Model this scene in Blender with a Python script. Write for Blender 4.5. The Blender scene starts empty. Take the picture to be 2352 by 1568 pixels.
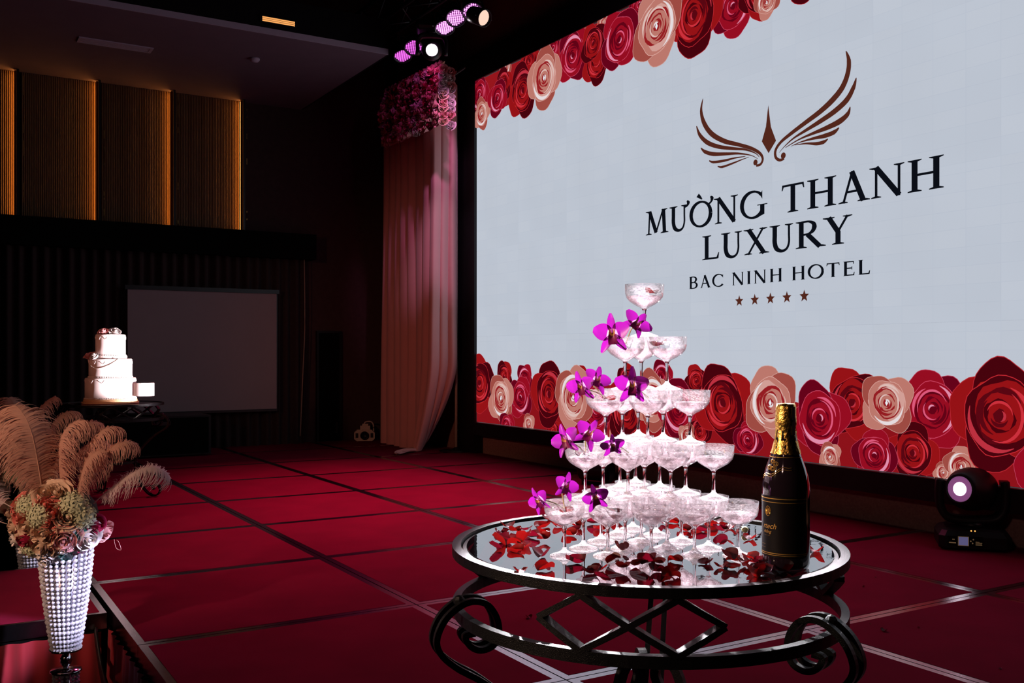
import bpy, math, random
from mathutils import Vector, Matrix, Quaternion
random.seed(7)
R = random.Random(11)
C = bpy.context.scene.collection
sc = bpy.context.scene
PI = math.pi
# ------------------------------------------------------------------ camera
H = 1.155                      # eye height above the stage
FPX = 2255.0
ca, sa = 0.8553, 0.5181
FW = Vector((-ca, sa, 0)); RT = Vector((sa, ca, 0)); UP = Vector((0, 0, 1)); EYE = Vector((0, 0, H))
cam = bpy.data.cameras.new('camera'); camo = bpy.data.objects.new('camera', cam); C.objects.link(camo)
camo.location = EYE
camo.rotation_euler = Matrix((RT, UP, -FW)).transposed().to_euler()
cam.sensor_width = 36; cam.lens = 36 * FPX / 2352; cam.shift_y = 28 / 2352
cam.clip_start = 0.05; cam.clip_end = 100
sc.camera = camo

# ------------------------------------------------------------------ world, view, lights
w = bpy.data.worlds.new('world'); sc.world = w; w.use_nodes = True
w.node_tree.nodes['Background'].inputs[0].default_value = (0.30, 0.24, 0.28, 1)
w.node_tree.nodes['Background'].inputs[1].default_value = 0.004
sc.view_settings.view_transform = 'Standard'; sc.view_settings.look = 'None'
sc.view_settings.gamma = 1; sc.view_settings.use_curve_mapping = False
sc.view_settings.exposure = 0.0
sc.cycles.max_bounces = 14; sc.cycles.transparent_max_bounces = 48; sc.cycles.transmission_bounces = 14
sc.cycles.glossy_bounces = 6; sc.cycles.diffuse_bounces = 3
sc.cycles.sample_clamp_indirect = 4.0; sc.cycles.caustics_reflective = False; sc.cycles.caustics_refractive = False
sc.cycles.use_denoising = True

def pdir(x, y): return FW + RT * ((x - 1176) / FPX) + UP * ((812 - y) / FPX)
def onX(x, y, X): d = pdir(x, y); return EYE + d * (X / d.x)
def onY(x, y, Y): d = pdir(x, y); return EYE + d * (Y / d.y)
def onZ(x, y, Z): d = pdir(x, y); return EYE + d * ((Z - H) / d.z)
def onD(x, y, D): return EYE + pdir(x, y) * D
def cam2(right, depth, z=0): v = FW * depth + RT * right; return Vector((v.x, v.y, z))

def spot(name, loc, target, power, color, angle, blend=0.3, radius=0.05):
    l = bpy.data.lights.new(name, 'SPOT'); l.energy = power; l.color = color
    l.spot_size = math.radians(angle); l.spot_blend = blend; l.shadow_soft_size = radius
    o = bpy.data.objects.new(name, l); C.objects.link(o); o.location = loc
    o.rotation_euler = (Vector(target) - Vector(loc)).to_track_quat('-Z', 'Y').to_euler()
    return o
TOWER = cam2(.281, 2.03, .95)
CAKE = cam2(-3.23, 7.90, .76)
VASE = Vector((-4.27, .507, 0)); VASE2 = Vector((-6.20, .564, -.15))
HEAD = onD(992, 115, 9.8)              # hanging moving head
FHEAD = onZ(2232, 1240, 0.0); FHEAD *= .966; FHEAD.z = 0
TR_Y = 4.40
PARS = [onY(925, 130, TR_Y), onY(950, 110, TR_Y), onY(1022, 65, TR_Y), onY(1047, 42, TR_Y), onY(1085, 28, TR_Y)]
spot('beam_light', HEAD + (TOWER - HEAD).normalized() * .30, TOWER, 34000, (1, .90, .96), 5.6, .35, .05)
spot('tower_back_light', (-3.6, 5.0, 3.3), TOWER, 2600, (1, .90, .97), 11, .4, .05)  # second beam with no visible source, added to brighten the tower
fl = FHEAD + Vector((-.12, -.12, .42))
spot('cake_light', fl, CAKE + Vector((0, 0, .30)), 11000, (1, .84, .88), 6.0, .3, .04)
spot('front_light', (-3.2, -4.4, 3.2), cam2(.32, 1.95, .9), 1500, (1, .66, .46), 15, .6, .08)
for i, p in enumerate(PARS):
    spot('wash_light', p + Vector((0, -.02, -.10)), (-8.4 + i * .95, 3.2 - .2 * (i % 2), 0), 330, (1, .05, .24), 58, .9, .06)
spot('garland_light', onY(985, 120, 4.72), onY(965, 260, 5.0), 4.5, (1, .12, .60), 80, .8, .05)
spot('garland_edge_light', onY(1075, 60, 4.75), onY(1030, 260, 5.0), 70, (1, .35, .80), 26, .8, .05)
spot('vase_light', (-2.2, 1.9, 1.45), VASE + Vector((0, 0, .20)), 720, (.74, .72, 1), 9, .5, .05)
spot('vase_light_far', (-4.4, 2.6, 1.9), VASE2 + Vector((0, 0, .22)), 420, (.75, .75, 1), 8, .5, .05)
spot('flower_light', (-1.6, -2.6, 2.4), VASE + Vector((-.5, 0, .62)), 480, (1, .60, .40), 22, .7, .1)
spot('drape_light', (-3.0, -3.2, 2.6), (-10.7, 5.0, 1.1), 440, (1, .36, .22), 28, 1, .2)
spot('plinth_fill', (.6, -3.0, 3.4), (-4.6, 5.7, .35), 130, (1, .58, .50), 34, .9, .3)  # unseen warm fill added to brighten the plinth wall under the screen
spot('drape_edge_light', (-7.6, 3.9, 4.25), onY(1035, 560, 5.3), 150, (1, .52, .88), 20, .8, .05)
spot('back_wall_fill', (-2.0, -2.0, 5.0), (-12.3, 3.4, .9), 80, (1, .60, .58), 20, .9, .3)  # unseen warm fill added to reveal the back wall and projection screen

# ------------------------------------------------------------------ materials
def mat(name, col, rough=.5, metal=0, emit=None, estr=1, noise=0, nscale=20, bump=0, bscale=200, trans=0, ior=1.45, sheen=0, spec=.5, alpha=1, coat=0):
    m = bpy.data.materials.new(name); m.use_nodes = True
    nt = m.node_tree; b = nt.nodes['Principled BSDF']
    b.inputs['Base Color'].default_value = (*col, 1); b.inputs['Roughness'].default_value = rough
    b.inputs['Metallic'].default_value = metal; b.inputs['IOR'].default_value = ior
    b.inputs['Transmission Weight'].default_value = trans; b.inputs['Specular IOR Level'].default_value = spec
    b.inputs['Coat Weight'].default_value = coat
    if sheen: b.inputs['Sheen Weight'].default_value = sheen
    if emit:
        b.inputs['Emission Color'].default_value = (*emit, 1); b.inputs['Emission Strength'].default_value = estr
    if noise or bump:
        tc = nt.nodes.new('ShaderNodeTexCoord')
    if noise:
        n = nt.nodes.new('ShaderNodeTexNoise'); n.inputs['Scale'].default_value = nscale; n.inputs['Detail'].default_value = 4
        nt.links.new(tc.outputs['Object'], n.inputs['Vector'])
        mx = nt.nodes.new('ShaderNodeMix'); mx.data_type = 'RGBA'
        mx.inputs['A'].default_value = (*[c * (1 - noise) for c in col], 1); mx.inputs['B'].default_value = (*[min(1, c * (1 + noise)) for c in col], 1)
        nt.links.new(n.outputs['Fac'], mx.inputs['Factor']); nt.links.new(mx.outputs['Result'], b.inputs['Base Color'])
    if bump:
        n2 = nt.nodes.new('ShaderNodeTexNoise'); n2.inputs['Scale'].default_value = bscale; n2.inputs['Detail'].default_value = 3
        nt.links.new(tc.outputs['Object'], n2.inputs['Vector'])
        bp = nt.nodes.new('ShaderNodeBump'); bp.inputs['Strength'].default_value = bump; bp.inputs['Distance'].default_value = .002
        nt.links.new(n2.outputs['Fac'], bp.inputs['Height']); nt.links.new(bp.outputs['Normal'], b.inputs['Normal'])
    return m
def emat(name, col, s=1):
    m = bpy.data.materials.new(name); m.use_nodes = True; nt = m.node_tree; nt.nodes.clear()
    e = nt.nodes.new('ShaderNodeEmission'); e.inputs[0].default_value = (*col, 1); e.inputs[1].default_value = s
    o = nt.nodes.new('ShaderNodeOutputMaterial'); nt.links.new(e.outputs[0], o.inputs[0]); return m
def mixmat(name, glass_col, sparkle_col, sparkle, gloss_rough=.03, ior=1.45):
    """clear thin glass or drink: transparent + fresnel gloss + white streaks standing in for sparkle"""
    m = bpy.data.materials.new(name); m.use_nodes = True; nt = m.node_tree; nt.nodes.clear()
    N = nt.nodes.new; L = nt.links.new
    t = N('ShaderNodeBsdfTransparent'); t.inputs[0].default_value = (*glass_col, 1)
    g = N('ShaderNodeBsdfGlossy'); g.inputs['Roughness'].default_value = gloss_rough; g.inputs[0].default_value = (1, .97, .98, 1)
    lw = N('ShaderNodeLayerWeight'); lw.inputs['Blend'].default_value = .30
    mp = N('ShaderNodeMath'); mp.operation = 'MULTIPLY_ADD'; mp.inputs[1].default_value = .75; mp.inputs[2].default_value = .04
    L(lw.outputs['Facing'], mp.inputs[0])
    m1 = N('ShaderNodeMixShader'); L(mp.outputs[0], m1.inputs[0]); L(t.outputs[0], m1.inputs[1]); L(g.outputs[0], m1.inputs[2])
    d = N('ShaderNodeBsdfDiffuse'); d.inputs[0].default_value = (*sparkle_col, 1)
    tl = N('ShaderNodeBsdfTranslucent'); tl.inputs[0].default_value = (*sparkle_col, 1)
    m2 = N('ShaderNodeMixShader'); m2.inputs[0].default_value = .55; L(d.outputs[0], m2.inputs[1]); L(tl.outputs[0], m2.inputs[2])
    nz = N('ShaderNodeTexNoise'); nz.inputs['Scale'].default_value = 260; nz.inputs['Detail'].default_value = 2
    tc = N('ShaderNodeTexCoord'); mpg = N('ShaderNodeMapping'); mpg.inputs['Scale'].default_value = (.8, .8, 5); L(tc.outputs['Object'], mpg.inputs['Vector']); L(mpg.outputs[0], nz.inputs['Vector'])
    ml = N('ShaderNodeMapRange'); ml.inputs['From Min'].default_value = .44; ml.inputs['From Max'].default_value = .62; ml.inputs['To Min'].default_value = sparkle * .35; ml.inputs['To Max'].default_value = sparkle * 2.0; L(nz.outputs['Fac'], ml.inputs[0])  # streaky white scattering imitates sparkle and glow in the glass
    m3 = N('ShaderNodeMixShader'); L(ml.outputs[0], m3.inputs[0]); L(m1.outputs[0], m3.inputs[1]); L(m2.outputs[0], m3.inputs[2])
    o = N('ShaderNodeOutputMaterial'); L(m3.outputs[0], o.inputs[0]); return m

def thin(name, col, tcol=None, tr=.4, rough=.5, gloss=.06, noise=.25, nscale=40):
    """petal-like sheet: diffuse, translucent and a little gloss, with procedural colour variation"""
    m = bpy.data.materials.new(name); m.use_nodes = True; nt = m.node_tree; nt.nodes.clear(); N = nt.nodes.new; L = nt.links.new
    tc = N('ShaderNodeTexCoord'); n = N('ShaderNodeTexNoise'); n.inputs['Scale'].default_value = nscale; n.inputs['Detail'].default_value = 4; L(tc.outputs['Object'], n.inputs['Vector'])
    mx = N('ShaderNodeMix'); mx.data_type = 'RGBA'; mx.inputs['A'].default_value = (*[c * (1 - noise) for c in col], 1); mx.inputs['B'].default_value = (*[min(1, c * (1 + noise)) for c in col], 1)
    L(n.outputs['Fac'], mx.inputs['Factor'])
    bp = N('ShaderNodeBump'); bp.inputs['Strength'].default_value = .3; bp.inputs['Distance'].default_value = .002; L(n.outputs['Fac'], bp.inputs['Height'])
    d = N('ShaderNodeBsdfDiffuse'); L(mx.outputs['Result'], d.inputs[0]); L(bp.outputs['Normal'], d.inputs['Normal'])
    t = N('ShaderNodeBsdfTranslucent'); t.inputs[0].default_value = (*(tcol or col), 1)
    m1 = N('ShaderNodeMixShader'); m1.inputs[0].default_value = tr; L(d.outputs[0], m1.inputs[1]); L(t.outputs[0], m1.inputs[2])
    g = N('ShaderNodeBsdfGlossy'); g.inputs['Roughness'].default_value = rough; g.inputs[0].default_value = (1, .9, .95, 1)
    m2 = N('ShaderNodeMixShader'); m2.inputs[0].default_value = gloss; L(m1.outputs[0], m2.inputs[1]); L(g.outputs[0], m2.inputs[2])
    o = N('ShaderNodeOutputMaterial'); L(m2.outputs[0], o.inputs[0]); return m

def glasstop():
    m = bpy.data.materials.new('table_glass'); m.use_nodes = True; nt = m.node_tree; nt.nodes.clear(); N = nt.nodes.new; L = nt.links.new
    lw = N('ShaderNodeLayerWeight'); lw.inputs['Blend'].default_value = .5
    pw_ = N('ShaderNodeMath'); pw_.operation = 'POWER'; pw_.inputs[1].default_value = 1.05; L(lw.outputs['Facing'], pw_.inputs[0])
    ma = N('ShaderNodeMath'); ma.operation = 'MULTIPLY_ADD'; ma.inputs[1].default_value = .86; ma.inputs[2].default_value = .12; L(pw_.outputs[0], ma.inputs[0])
    tc = N('ShaderNodeTexCoord'); n = N('ShaderNodeTexNoise'); n.inputs['Scale'].default_value = 30; L(tc.outputs['Object'], n.inputs['Vector'])
    bp = N('ShaderNodeBump'); bp.inputs['Strength'].default_value = .05; bp.inputs['Distance'].default_value = .002; L(n.outputs['Fac'], bp.inputs['Height'])
    t = N('ShaderNodeBsdfTransparent'); t.inputs[0].default_value = (.80, .86, .84, 1)
    g = N('ShaderNodeBsdfGlossy'); g.inputs['Roughness'].default_value = .012; L(bp.outputs['Normal'], g.inputs['Normal'])
    mx = N('ShaderNodeMixShader'); L(ma.outputs[0], mx.inputs[0]); L(t.outputs[0], mx.inputs[1]); L(g.outputs[0], mx.inputs[2])
    o = N('ShaderNodeOutputMaterial'); L(mx.outputs[0], o.inputs[0]); return m

M = dict(
    carpet=mat('carpet', (.185, .006, .030), .95, noise=.30, nscale=3, bump=.6, bscale=900, spec=.05),
    carpet2=mat('carpet_runway', (.24, .010, .040), .9, noise=.3, nscale=3, bump=.5, bscale=900, spec=.1),
    alu=mat('aluminium_edge', (.40, .36, .40), .17, 1, noise=.2, nscale=60, bump=.12, bscale=500),
    blackmetal=mat('black_metal', (.012, .012, .014), .35, 0, noise=.2, spec=.4),
    iron=mat('wrought_iron', (.0030, .0030, .0038), .34, .0, noise=.35, nscale=90, bump=.5, bscale=700, spec=.2, coat=.0),
    blackplastic=mat('black_plastic', (.008, .008, .010), .45, noise=.3, spec=.3),
    void=mat('dark_void', (.003, .003, .003), .9, noise=.2, spec=.05),
    tableglass=glasstop(),
    wall=mat('dark_wallpaper', (.060, .034, .034), .85, noise=.25, nscale=14, bump=.3, bscale=90, spec=.1),
    plinth=mat('plinth_carpet', (.30, .17, .15), .9, noise=.4, nscale=60, bump=.5, bscale=400, spec=.1),
    ceil=mat('ceiling_plaster', (.16, .11, .145), .9, noise=.1, nscale=5, spec=.1),
    ceil2=mat('ceiling_dark', (.010, .008, .010), .9, noise=.2, nscale=5, spec=.05),
    fascia=mat('fascia_paint', (.42, .34, .44), .8, noise=.05, spec=.1),
    blackcloth=mat('black_drape_cloth', (.040, .026, .026), .9, noise=.3, nscale=30, spec=.05, sheen=.1),
    beige=mat('beige_edge_highlight', (.30, .20, .15), .8, noise=.2),
    screen=mat('projection_fabric', (.30, .24, .26), .9, noise=.05, nscale=4, spec=.05),
    rib=mat('brown_ribbed_wood', (.13, .062, .028), .5, noise=.25, nscale=30),
    warm=emat('warm_led_strip', (1, .40, .07), 15.0),
    gold=mat('gold_foil', (.85, .50, .10), .28, 1, noise=.25, nscale=70, bump=1.0, bscale=160),
    goldprint=mat('gold_print', (.80, .48, .12), .35, .9, noise=.1),
    pinkdrape=mat('pink_chiffon', (.66, .34, .34), .85, noise=.06, nscale=6, spec=.1, sheen=.3),
    skirt=mat('red_satin_skirt', (.34, .018, .030), .55, noise=.15, nscale=8, spec=.3, sheen=.3),
    cream=mat('cream_rose', (.78, .56, .42), .65, noise=.1, nscale=40, spec=.2),
    palepink=mat('pale_pink_rose', (.80, .38, .38), .65, noise=.12, nscale=40, spec=.2),
    white=mat('white_rose', (.80, .72, .70), .65, noise=.06, nscale=40, spec=.2),
    crimson=mat('crimson_flower', (.36, .012, .06), .6, noise=.2, nscale=40, spec=.3),
    coral=mat('coral_rose', (.74, .20, .17), .6, noise=.15, nscale=40, spec=.2),
    hyd=mat('pale_green_hydrangea', (.60, .62, .42), .7, noise=.2, nscale=50, spec=.2),
    leaf=mat('teal_green_leaf', (.02, .16, .13), .45, noise=.3, nscale=30),
    feather=thin('peach_feather', (.72, .42, .33), None, .35, .7, .01, .15, 15),
    featherw=thin('white_feather', (.84, .70, .70), None, .35, .7, .01, .1, 15),
    petal=thin('red_rose_petal', (.10, .0012, .0016), (.11, .0014, .0014), .35, .45, .02),
    petal2=thin('crimson_rose_petal', (.06, .0007, .004), (.07, .0009, .005), .35, .42, .02),
    orchid=thin('magenta_orchid', (.17, .004, .15), (.16, .004, .15), .4, .4, .05, .3, 60),
    orchidw=thin('white_orchid_base', (.50, .22, .42), (.45, .2, .4), .45, .4, .05, .15, 60),
    lip=mat('dark_orchid_lip', (.28, .01, .14), .45, noise=.3, nscale=80),
    throat=mat('yellow_orchid_throat', (.85, .50, .20), .5, noise=.2, nscale=80),
    stem=mat('pale_green_stem', (.62, .60, .25), .5, noise=.2),
    bowl=mixmat('clear_glass_bowl', (.992, .988, .99), (1, .96, .98), .028),
    foot=mixmat('clear_glass_foot', (.985, .975, .98), (1, .95, .97), .36),
    stemg=mat('glass_stem', (1, .96, .98), .02, trans=1, ior=1.45, noise=0),
    drink=mixmat('pale_champagne', (.97, .87, .90), (1, .92, .95), .30),
    bottle=mat('dark_bottle_glass', (.010, .006, .010), .06, spec=.7, coat=.8, noise=.2),
    label=mat('black_label', (.004, .003, .004), .5, noise=.2, spec=.12),
    sticker=mat('grey_sticker', (.10, .09, .09), .6, noise=.1),
    crystal=mat('crystal_bead', (.90, .88, 1.0), .08, .15, noise=.05, nscale=100, spec=.9, coat=.6),
    chrome=mat('chrome', (.75, .72, .80), .12, 1, noise=.05),
    cake=mat('white_fondant', (.86, .74, .72), .6, noise=.04, nscale=20, spec=.3),
    cakegold=mat('peach_ribbon', (.80, .48, .26), .45, noise=.1, spec=.4),
    pearl=mat('pearl', (.88, .78, .74), .3, noise=.05, coat=.5),
    lens=emat('lit_lens', (1, .86, .96), 7),
    lens_hot=emat('hot_lens', (1, .88, .96), 40),
    lens_dim=emat('halogen_lens', (1, .70, .55), 1.0),
    ledpink=emat('pink_led', (1, .28, .95), 2.6),
    ledm=emat('violet_led', (.80, .12, .75), 1.6),
    greybody=mat('silver_fixture_paint', (.50, .44, .36), .5, noise=.15, spec=.4),
    amber=emat('amber_led', (1, .45, .10), 1.2),
    lcd=emat('menu_display', (.10, .09, .20), .9),
    glowprint=emat('glowing_panel_print', (.42, .24, .12), .22),  # markings and buttons get a faint glow of their own
    bronze=mat('bronze_trim', (.50, .24, .08), .4, .6, noise=.1),
    foam=mat('dark_green_foam', (.02, .035, .02), .9, noise=.3),
    slot=emat('amber_downlight', (1, .42, .12), 1.0),
    ledwhite=None, picture=None,
)
# LED wall: emission with faint module joints
def led_material():
    m = bpy.data.materials.new('led_modules'); m.use_nodes = True; nt = m.node_tree; nt.nodes.clear(); N = nt.nodes.new; L = nt.links.new
    tc = N('ShaderNodeTexCoord'); sx = N('ShaderNodeSeparateXYZ'); L(tc.outputs['Object'], sx.inputs[0])
    cb = N('ShaderNodeCombineXYZ'); L(sx.outputs['X'], cb.inputs['X']); L(sx.outputs['Z'], cb.inputs['Y'])
    br = N('ShaderNodeTexBrick'); br.offset = 0; br.inputs['Scale'].default_value = 1; br.inputs['Brick Width'].default_value = .23
    br.inputs['Row Height'].default_value = .1155; br.inputs['Mortar Size'].default_value = .0022; br.inputs['Mortar Smooth'].default_value = .3
    br.inputs['Color1'].default_value = (.505, .550, .632, 1); br.inputs['Color2'].default_value = (.518, .560, .638, 1)
    br.inputs['Mortar'].default_value = (.485, .530, .615, 1); L(cb.outputs[0], br.inputs['Vector'])
    nz = N('ShaderNodeTexNoise'); nz.inputs['Scale'].default_value = .8; L(cb.outputs[0], nz.inputs['Vector'])
    mr = N('ShaderNodeMapRange'); mr.inputs['To Min'].default_value = .9; mr.inputs['To Max'].default_value = 1.1; L(nz.outputs['Fac'], mr.inputs[0])
    e = N('ShaderNodeEmission'); L(br.outputs['Color'], e.inputs[0]); L(mr.outputs[0], e.inputs[1])
    o = N('ShaderNodeOutputMaterial'); L(e.outputs[0], o.inputs[0]); return m
M['ledwhite'] = led_material()
def pic_material():
    m = bpy.data.materials.new('screen_picture'); m.use_nodes = True; nt = m.node_tree; nt.nodes.clear(); N = nt.nodes.new; L = nt.links.new
    a = N('ShaderNodeVertexColor'); a.layer_name = 'Col'; e = N('ShaderNodeEmission'); L(a.outputs['Color'], e.inputs[0]); e.inputs[1].default_value = 1
    o = N('ShaderNodeOutputMaterial'); L(e.outputs[0], o.inputs[0]); return m
M['picture'] = pic_material()

# ------------------------------------------------------------------ mesh builder
class MB:
    def __init__(s): s.v = []; s.f = []; s.m = []; s.c = None
    def add(s, vs, fs, mi=0):
        n = len(s.v); s.v += [tuple(v) for v in vs]; s.f += [tuple(i + n for i in f) for f in fs]; s.m += [mi] * len(fs); return s
    def box(s, lo, hi, mi=0, T=None):
        x0, y0, z0 = lo; x1, y1, z1 = hi
        vs = [Vector(p) for p in ((x0, y0, z0), (x1, y0, z0), (x1, y1, z0), (x0, y1, z0), (x0, y0, z1), (x1, y0, z1), (x1, y1, z1), (x0, y1, z1))]
        if T: vs = [T @ v for v in vs]
        return s.add(vs, [(0, 3, 2, 1), (4, 5, 6, 7), (0, 1, 5, 4), (1, 2, 6, 5), (2, 3, 7, 6), (3, 0, 4, 7)], mi)
    def lathe(s, prof, seg=24, mi=0, T=None, caps=True, a0=0, a1=2 * PI):
        full = abs(a1 - a0 - 2 * PI) < 1e-6; n = seg if full else seg + 1; vs = []
        for r, z in prof:
            for i in range(n):
                a = a0 + (a1 - a0) * i / seg; vs.append(Vector((r * math.cos(a), r * math.sin(a), z)))
        if T: vs = [T @ v for v in vs]
        fs = []
        for j in range(len(prof) - 1):
            for i in range(seg):
                i2 = (i + 1) % n; fs.append((j * n + i, j * n + i2, (j + 1) * n + i2, (j + 1) * n + i))
        if caps and full:
            if prof[0][0] > 1e-6: fs.append(tuple(reversed(range(n))))
            if prof[-1][0] > 1e-6: fs.append(tuple((len(prof) - 1) * n + i for i in range(n)))
        return s.add(vs, fs, mi)
    def sweep(s, path, sec, mi=0, closed=False, up=None, T=None, scale=None):
        """sweep a 2D section [(side, up)] along a path with a fixed up hint"""
        P = [Vector(p) for p in path]; n = len(P); k = len(sec); vs = []
        for i, p in enumerate(P):
            a = P[(i - 1) % n] if (closed or i > 0) else P[i]; b = P[(i + 1) % n] if (closed or i < n - 1) else P[i]
            t = (b - a).normalized()
            u0 = up(i, p) if callable(up) else (up or Vector((0, 0, 1)))
            sd = t.cross(u0)
            if sd.length < 1e-5: sd = t.cross(Vector((1, 0, 0)))
            sd.normalize(); u = sd.cross(t).normalized(); q = scale[i] if scale else 1
            for (x, y) in sec: vs.append(p + sd * x * q + u * y * q)
        if T: vs = [T @ v for v in vs]
        fs = []
        for i in range(n if closed else n - 1):
            j = (i + 1) % n
            for c in range(k): fs.append((i * k + c, i * k + (c + 1) % k, j * k + (c + 1) % k, j * k + c))
        if not closed: fs.append(tuple(reversed(range(k)))); fs.append(tuple((n - 1) * k + c for c in range(k)))
        return s.add(vs, fs, mi)
    def tube(s, path, r, seg=8, mi=0, closed=False, T=None, scale=None):
        return s.sweep(path, [(r * math.cos(2 * PI * i / seg), r * math.sin(2 * PI * i / seg)) for i in range(seg)], mi, closed, None, T, scale)
    def ball(s, c, r, seg=10, rings=6, mi=0, sc3=(1, 1, 1), T=None):
        m = Matrix.Translation(c) @ Matrix.Diagonal((*sc3, 1))
        if T: m = T @ m
        pr = [(max(1e-7, r * math.sin(PI * j / rings)), -r * math.cos(PI * j / rings)) for j in range(rings + 1)]
        return s.lathe(pr, seg, mi, m, False)
    def grid(s, fn, nu, nv, mi=0):
        vs = [fn(i / nu, j / nv) for j in range(nv + 1) for i in range(nu + 1)]
        fs = [(j * (nu + 1) + i, j * (nu + 1) + i + 1, (j + 1) * (nu + 1) + i + 1, (j + 1) * (nu + 1) + i) for j in range(nv) for i in range(nu)]
        return s.add(vs, fs, mi)
    def mesh(s, name, mats, smooth=False):
        me = bpy.data.meshes.new(name); me.from_pydata(s.v, [], s.f)
        for m in (mats if isinstance(mats, (list, tuple)) else [mats]): me.materials.append(m)
        if any(s.m): me.polygons.foreach_set('material_index', s.m)
        if smooth: me.polygons.foreach_set('use_smooth', [True] * len(me.polygons))
        me.update(); return me
def link(name, me, parent=None, loc=None, rot=None, scale=None):
    o = bpy.data.objects.new(name, me); C.objects.link(o)
    if parent: o.parent = parent
    if loc is not None: o.location = loc
    if rot is not None:
        if isinstance(rot, Quaternion): o.rotation_mode = 'QUATERNION'; o.rotation_quaternion = rot
        else: o.rotation_euler = rot
    if scale is not None: o.scale = (scale,) * 3 if not hasattr(scale, '__len__') else scale
    return o
def build(name, mb, mats, parent=None, smooth=False, **k): return link(name, mb.mesh(name, mats, smooth), parent, **k)
def tag(o, label=None, cat=None, group=None, kind=None):
    if label: o['label'] = label
    if cat: o['category'] = cat
    if group: o['group'] = group
    if kind: o['kind'] = kind
    return o
def thing(name, label, cat, loc=(0, 0, 0), rot=(0, 0, 0), group=None):
    o = bpy.data.objects.new(name, None); C.objects.link(o); o.location = loc
    if isinstance(rot, Quaternion): o.rotation_mode = 'QUATERNION'; o.rotation_quaternion = rot
    else: o.rotation_euler = rot
    o.empty_display_size = .05
    return tag(o, label, cat, group)
def catmull(P, n=6, closed=False):
    P = [Vector(p) for p in P]; out = []; m = len(P)
    for i in range(m if closed else m - 1):
        p0 = P[(i - 1) % m] if (closed or i > 0) else P[i]; p1 = P[i]; p2 = P[(i + 1) % m]; p3 = P[(i + 2) % m] if (closed or i < m - 2) else P[(i + 1) % m]
        for k in range(n):
            t = k / n
            out.append(.5 * ((2 * p1) + (p2 - p0) * t + (2 * p0 - 5 * p1 + 4 * p2 - p3) * t * t + (3 * p1 - p0 - 3 * p2 + p3) * t ** 3))
    if not closed: out.append(P[-1])
    return out
def copytree(o, parent=None):
    c = o.copy(); C.objects.link(c)
    if parent: c.parent = parent
    for ch in list(o.children): copytree(ch, c)
    return c

# ------------------------------------------------------------------ setting
PT = 1.057 * H
WX = -12.36; WY = 5.64; SY = .645 * H; ZH = -.80
def struct(name, mb, m, parent=None, smooth=False):
    o = build(name, mb, m, parent, smooth)
    if not parent: o['kind'] = 'structure'
    return o
struct('floor', MB().box((WX - .1, -12, ZH - .1), (8, WY + .1, ZH)), M['void'])
struct('wall_back', MB().box((WX - .2, -12, ZH), (WX, WY + .2, 6.6)), M['wall'])
struct('wall_right', MB().box((WX, WY, ZH), (8, WY + .2, 6.6)), M['plinth'])
struct('wall_left', MB().box((WX, -12.2, ZH), (8, -12, 6.6)), M['void'])
struct('wall_front', MB().box((8, -12, ZH), (8.2, WY, 6.6)), M['void'])
struct('ceiling', MB().box((WX - .2, -12.2, 6.6), (8.2, WY + .2, 6.7)), M['ceil2'])
SZ = 4.33
SOX = -8.31 * H; SOY = 3.70 * H
sof = struct('ceiling', MB().box((WX, -12, SZ), (SOX, SOY, SZ + .35)), M['ceil'])
struct('fascia', MB().box((SOX, -12, SZ - .005), (SOX + .012, SOY, SZ + .055)), M['fascia'], sof)
struct('fascia', MB().box((SOX - .005, -12, SZ + .055), (SOX + .02, SOY, SZ + .36)), M['ceil2'], sof)
struct('fascia', MB().box((WX, SOY, SZ - .002), (SOX, SOY + .02, SZ + .36)), M['ceil2'], sof)
# ledge along the back wall
LZ0, LZ1 = 2.36, 2.68
lend = onX(727, 560, WX + .3).y
struct('trim_1', MB().box((WX, -12, LZ0), (WX + .30, lend, LZ1)), M['void'])
# dark door in the back wall
dy0, dy1 = onX(730, 900, WX).y, onX(777, 900, WX).y; dz = onX(750, 765, WX).z
dmb = MB().box((WX, dy0, ZH), (WX + .02, dy1, dz))
door = struct('door_1', dmb, M['void'])
fr = MB(); t = .03
fr.box((WX, dy0 - t, ZH), (WX + .045, dy0, dz + t)); fr.box((WX, dy1, ZH), (WX + .045, dy1 + t, dz + t)); fr.box((WX, dy0, dz), (WX + .045, dy1, dz + t))
struct('door_frame', fr, M['blackplastic'], door)
struct('door_handle', MB().box((WX + .02, dy1 - .06, .1), (WX + .06, dy1 - .03, .25)), M['blackmetal'], door)

# stage: structure with platform panels
stage = struct('stage', MB().box((-10.66 * H, SY + .02, ZH), (2.0, WY - .002, -.075)), M['void'])
def panel_meshes(lx, ly, rail=.036, gap=.003):
    p = MB().box((-lx / 2 + rail, -ly / 2 + rail, -.03), (lx / 2 - rail, ly / 2 - rail, .001))
    r = MB(); x, y = lx / 2 - gap, ly / 2 - gap; q = rail - gap
    r.box((-x, -y, -.07), (x, -y + q, 0)); r.box((-x, y - q, -.07), (x, y, 0))
    r.box((-x, -y + q, -.07), (-x + q, y - q, 0)); r.box((x - q, -y + q, -.07), (x, y - q, 0))
    return p, r
pm, rm = panel_meshes(PT, PT)
pme = pm.mesh('carpet_panel', M['carpet']); rme = rm.mesh('edge_rail', M['alu'])
a0s = 2.49 * H
for i in range(-2, 8):
    for j in range(4):
        x = -(a0s + (i + .5) * PT) ; y = SY + (j + .5) * PT
        if j == 3: continue
        p = link('carpet_panel', pme, stage, (x, y, 0)); link('edge_rail', rme, p)
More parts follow.
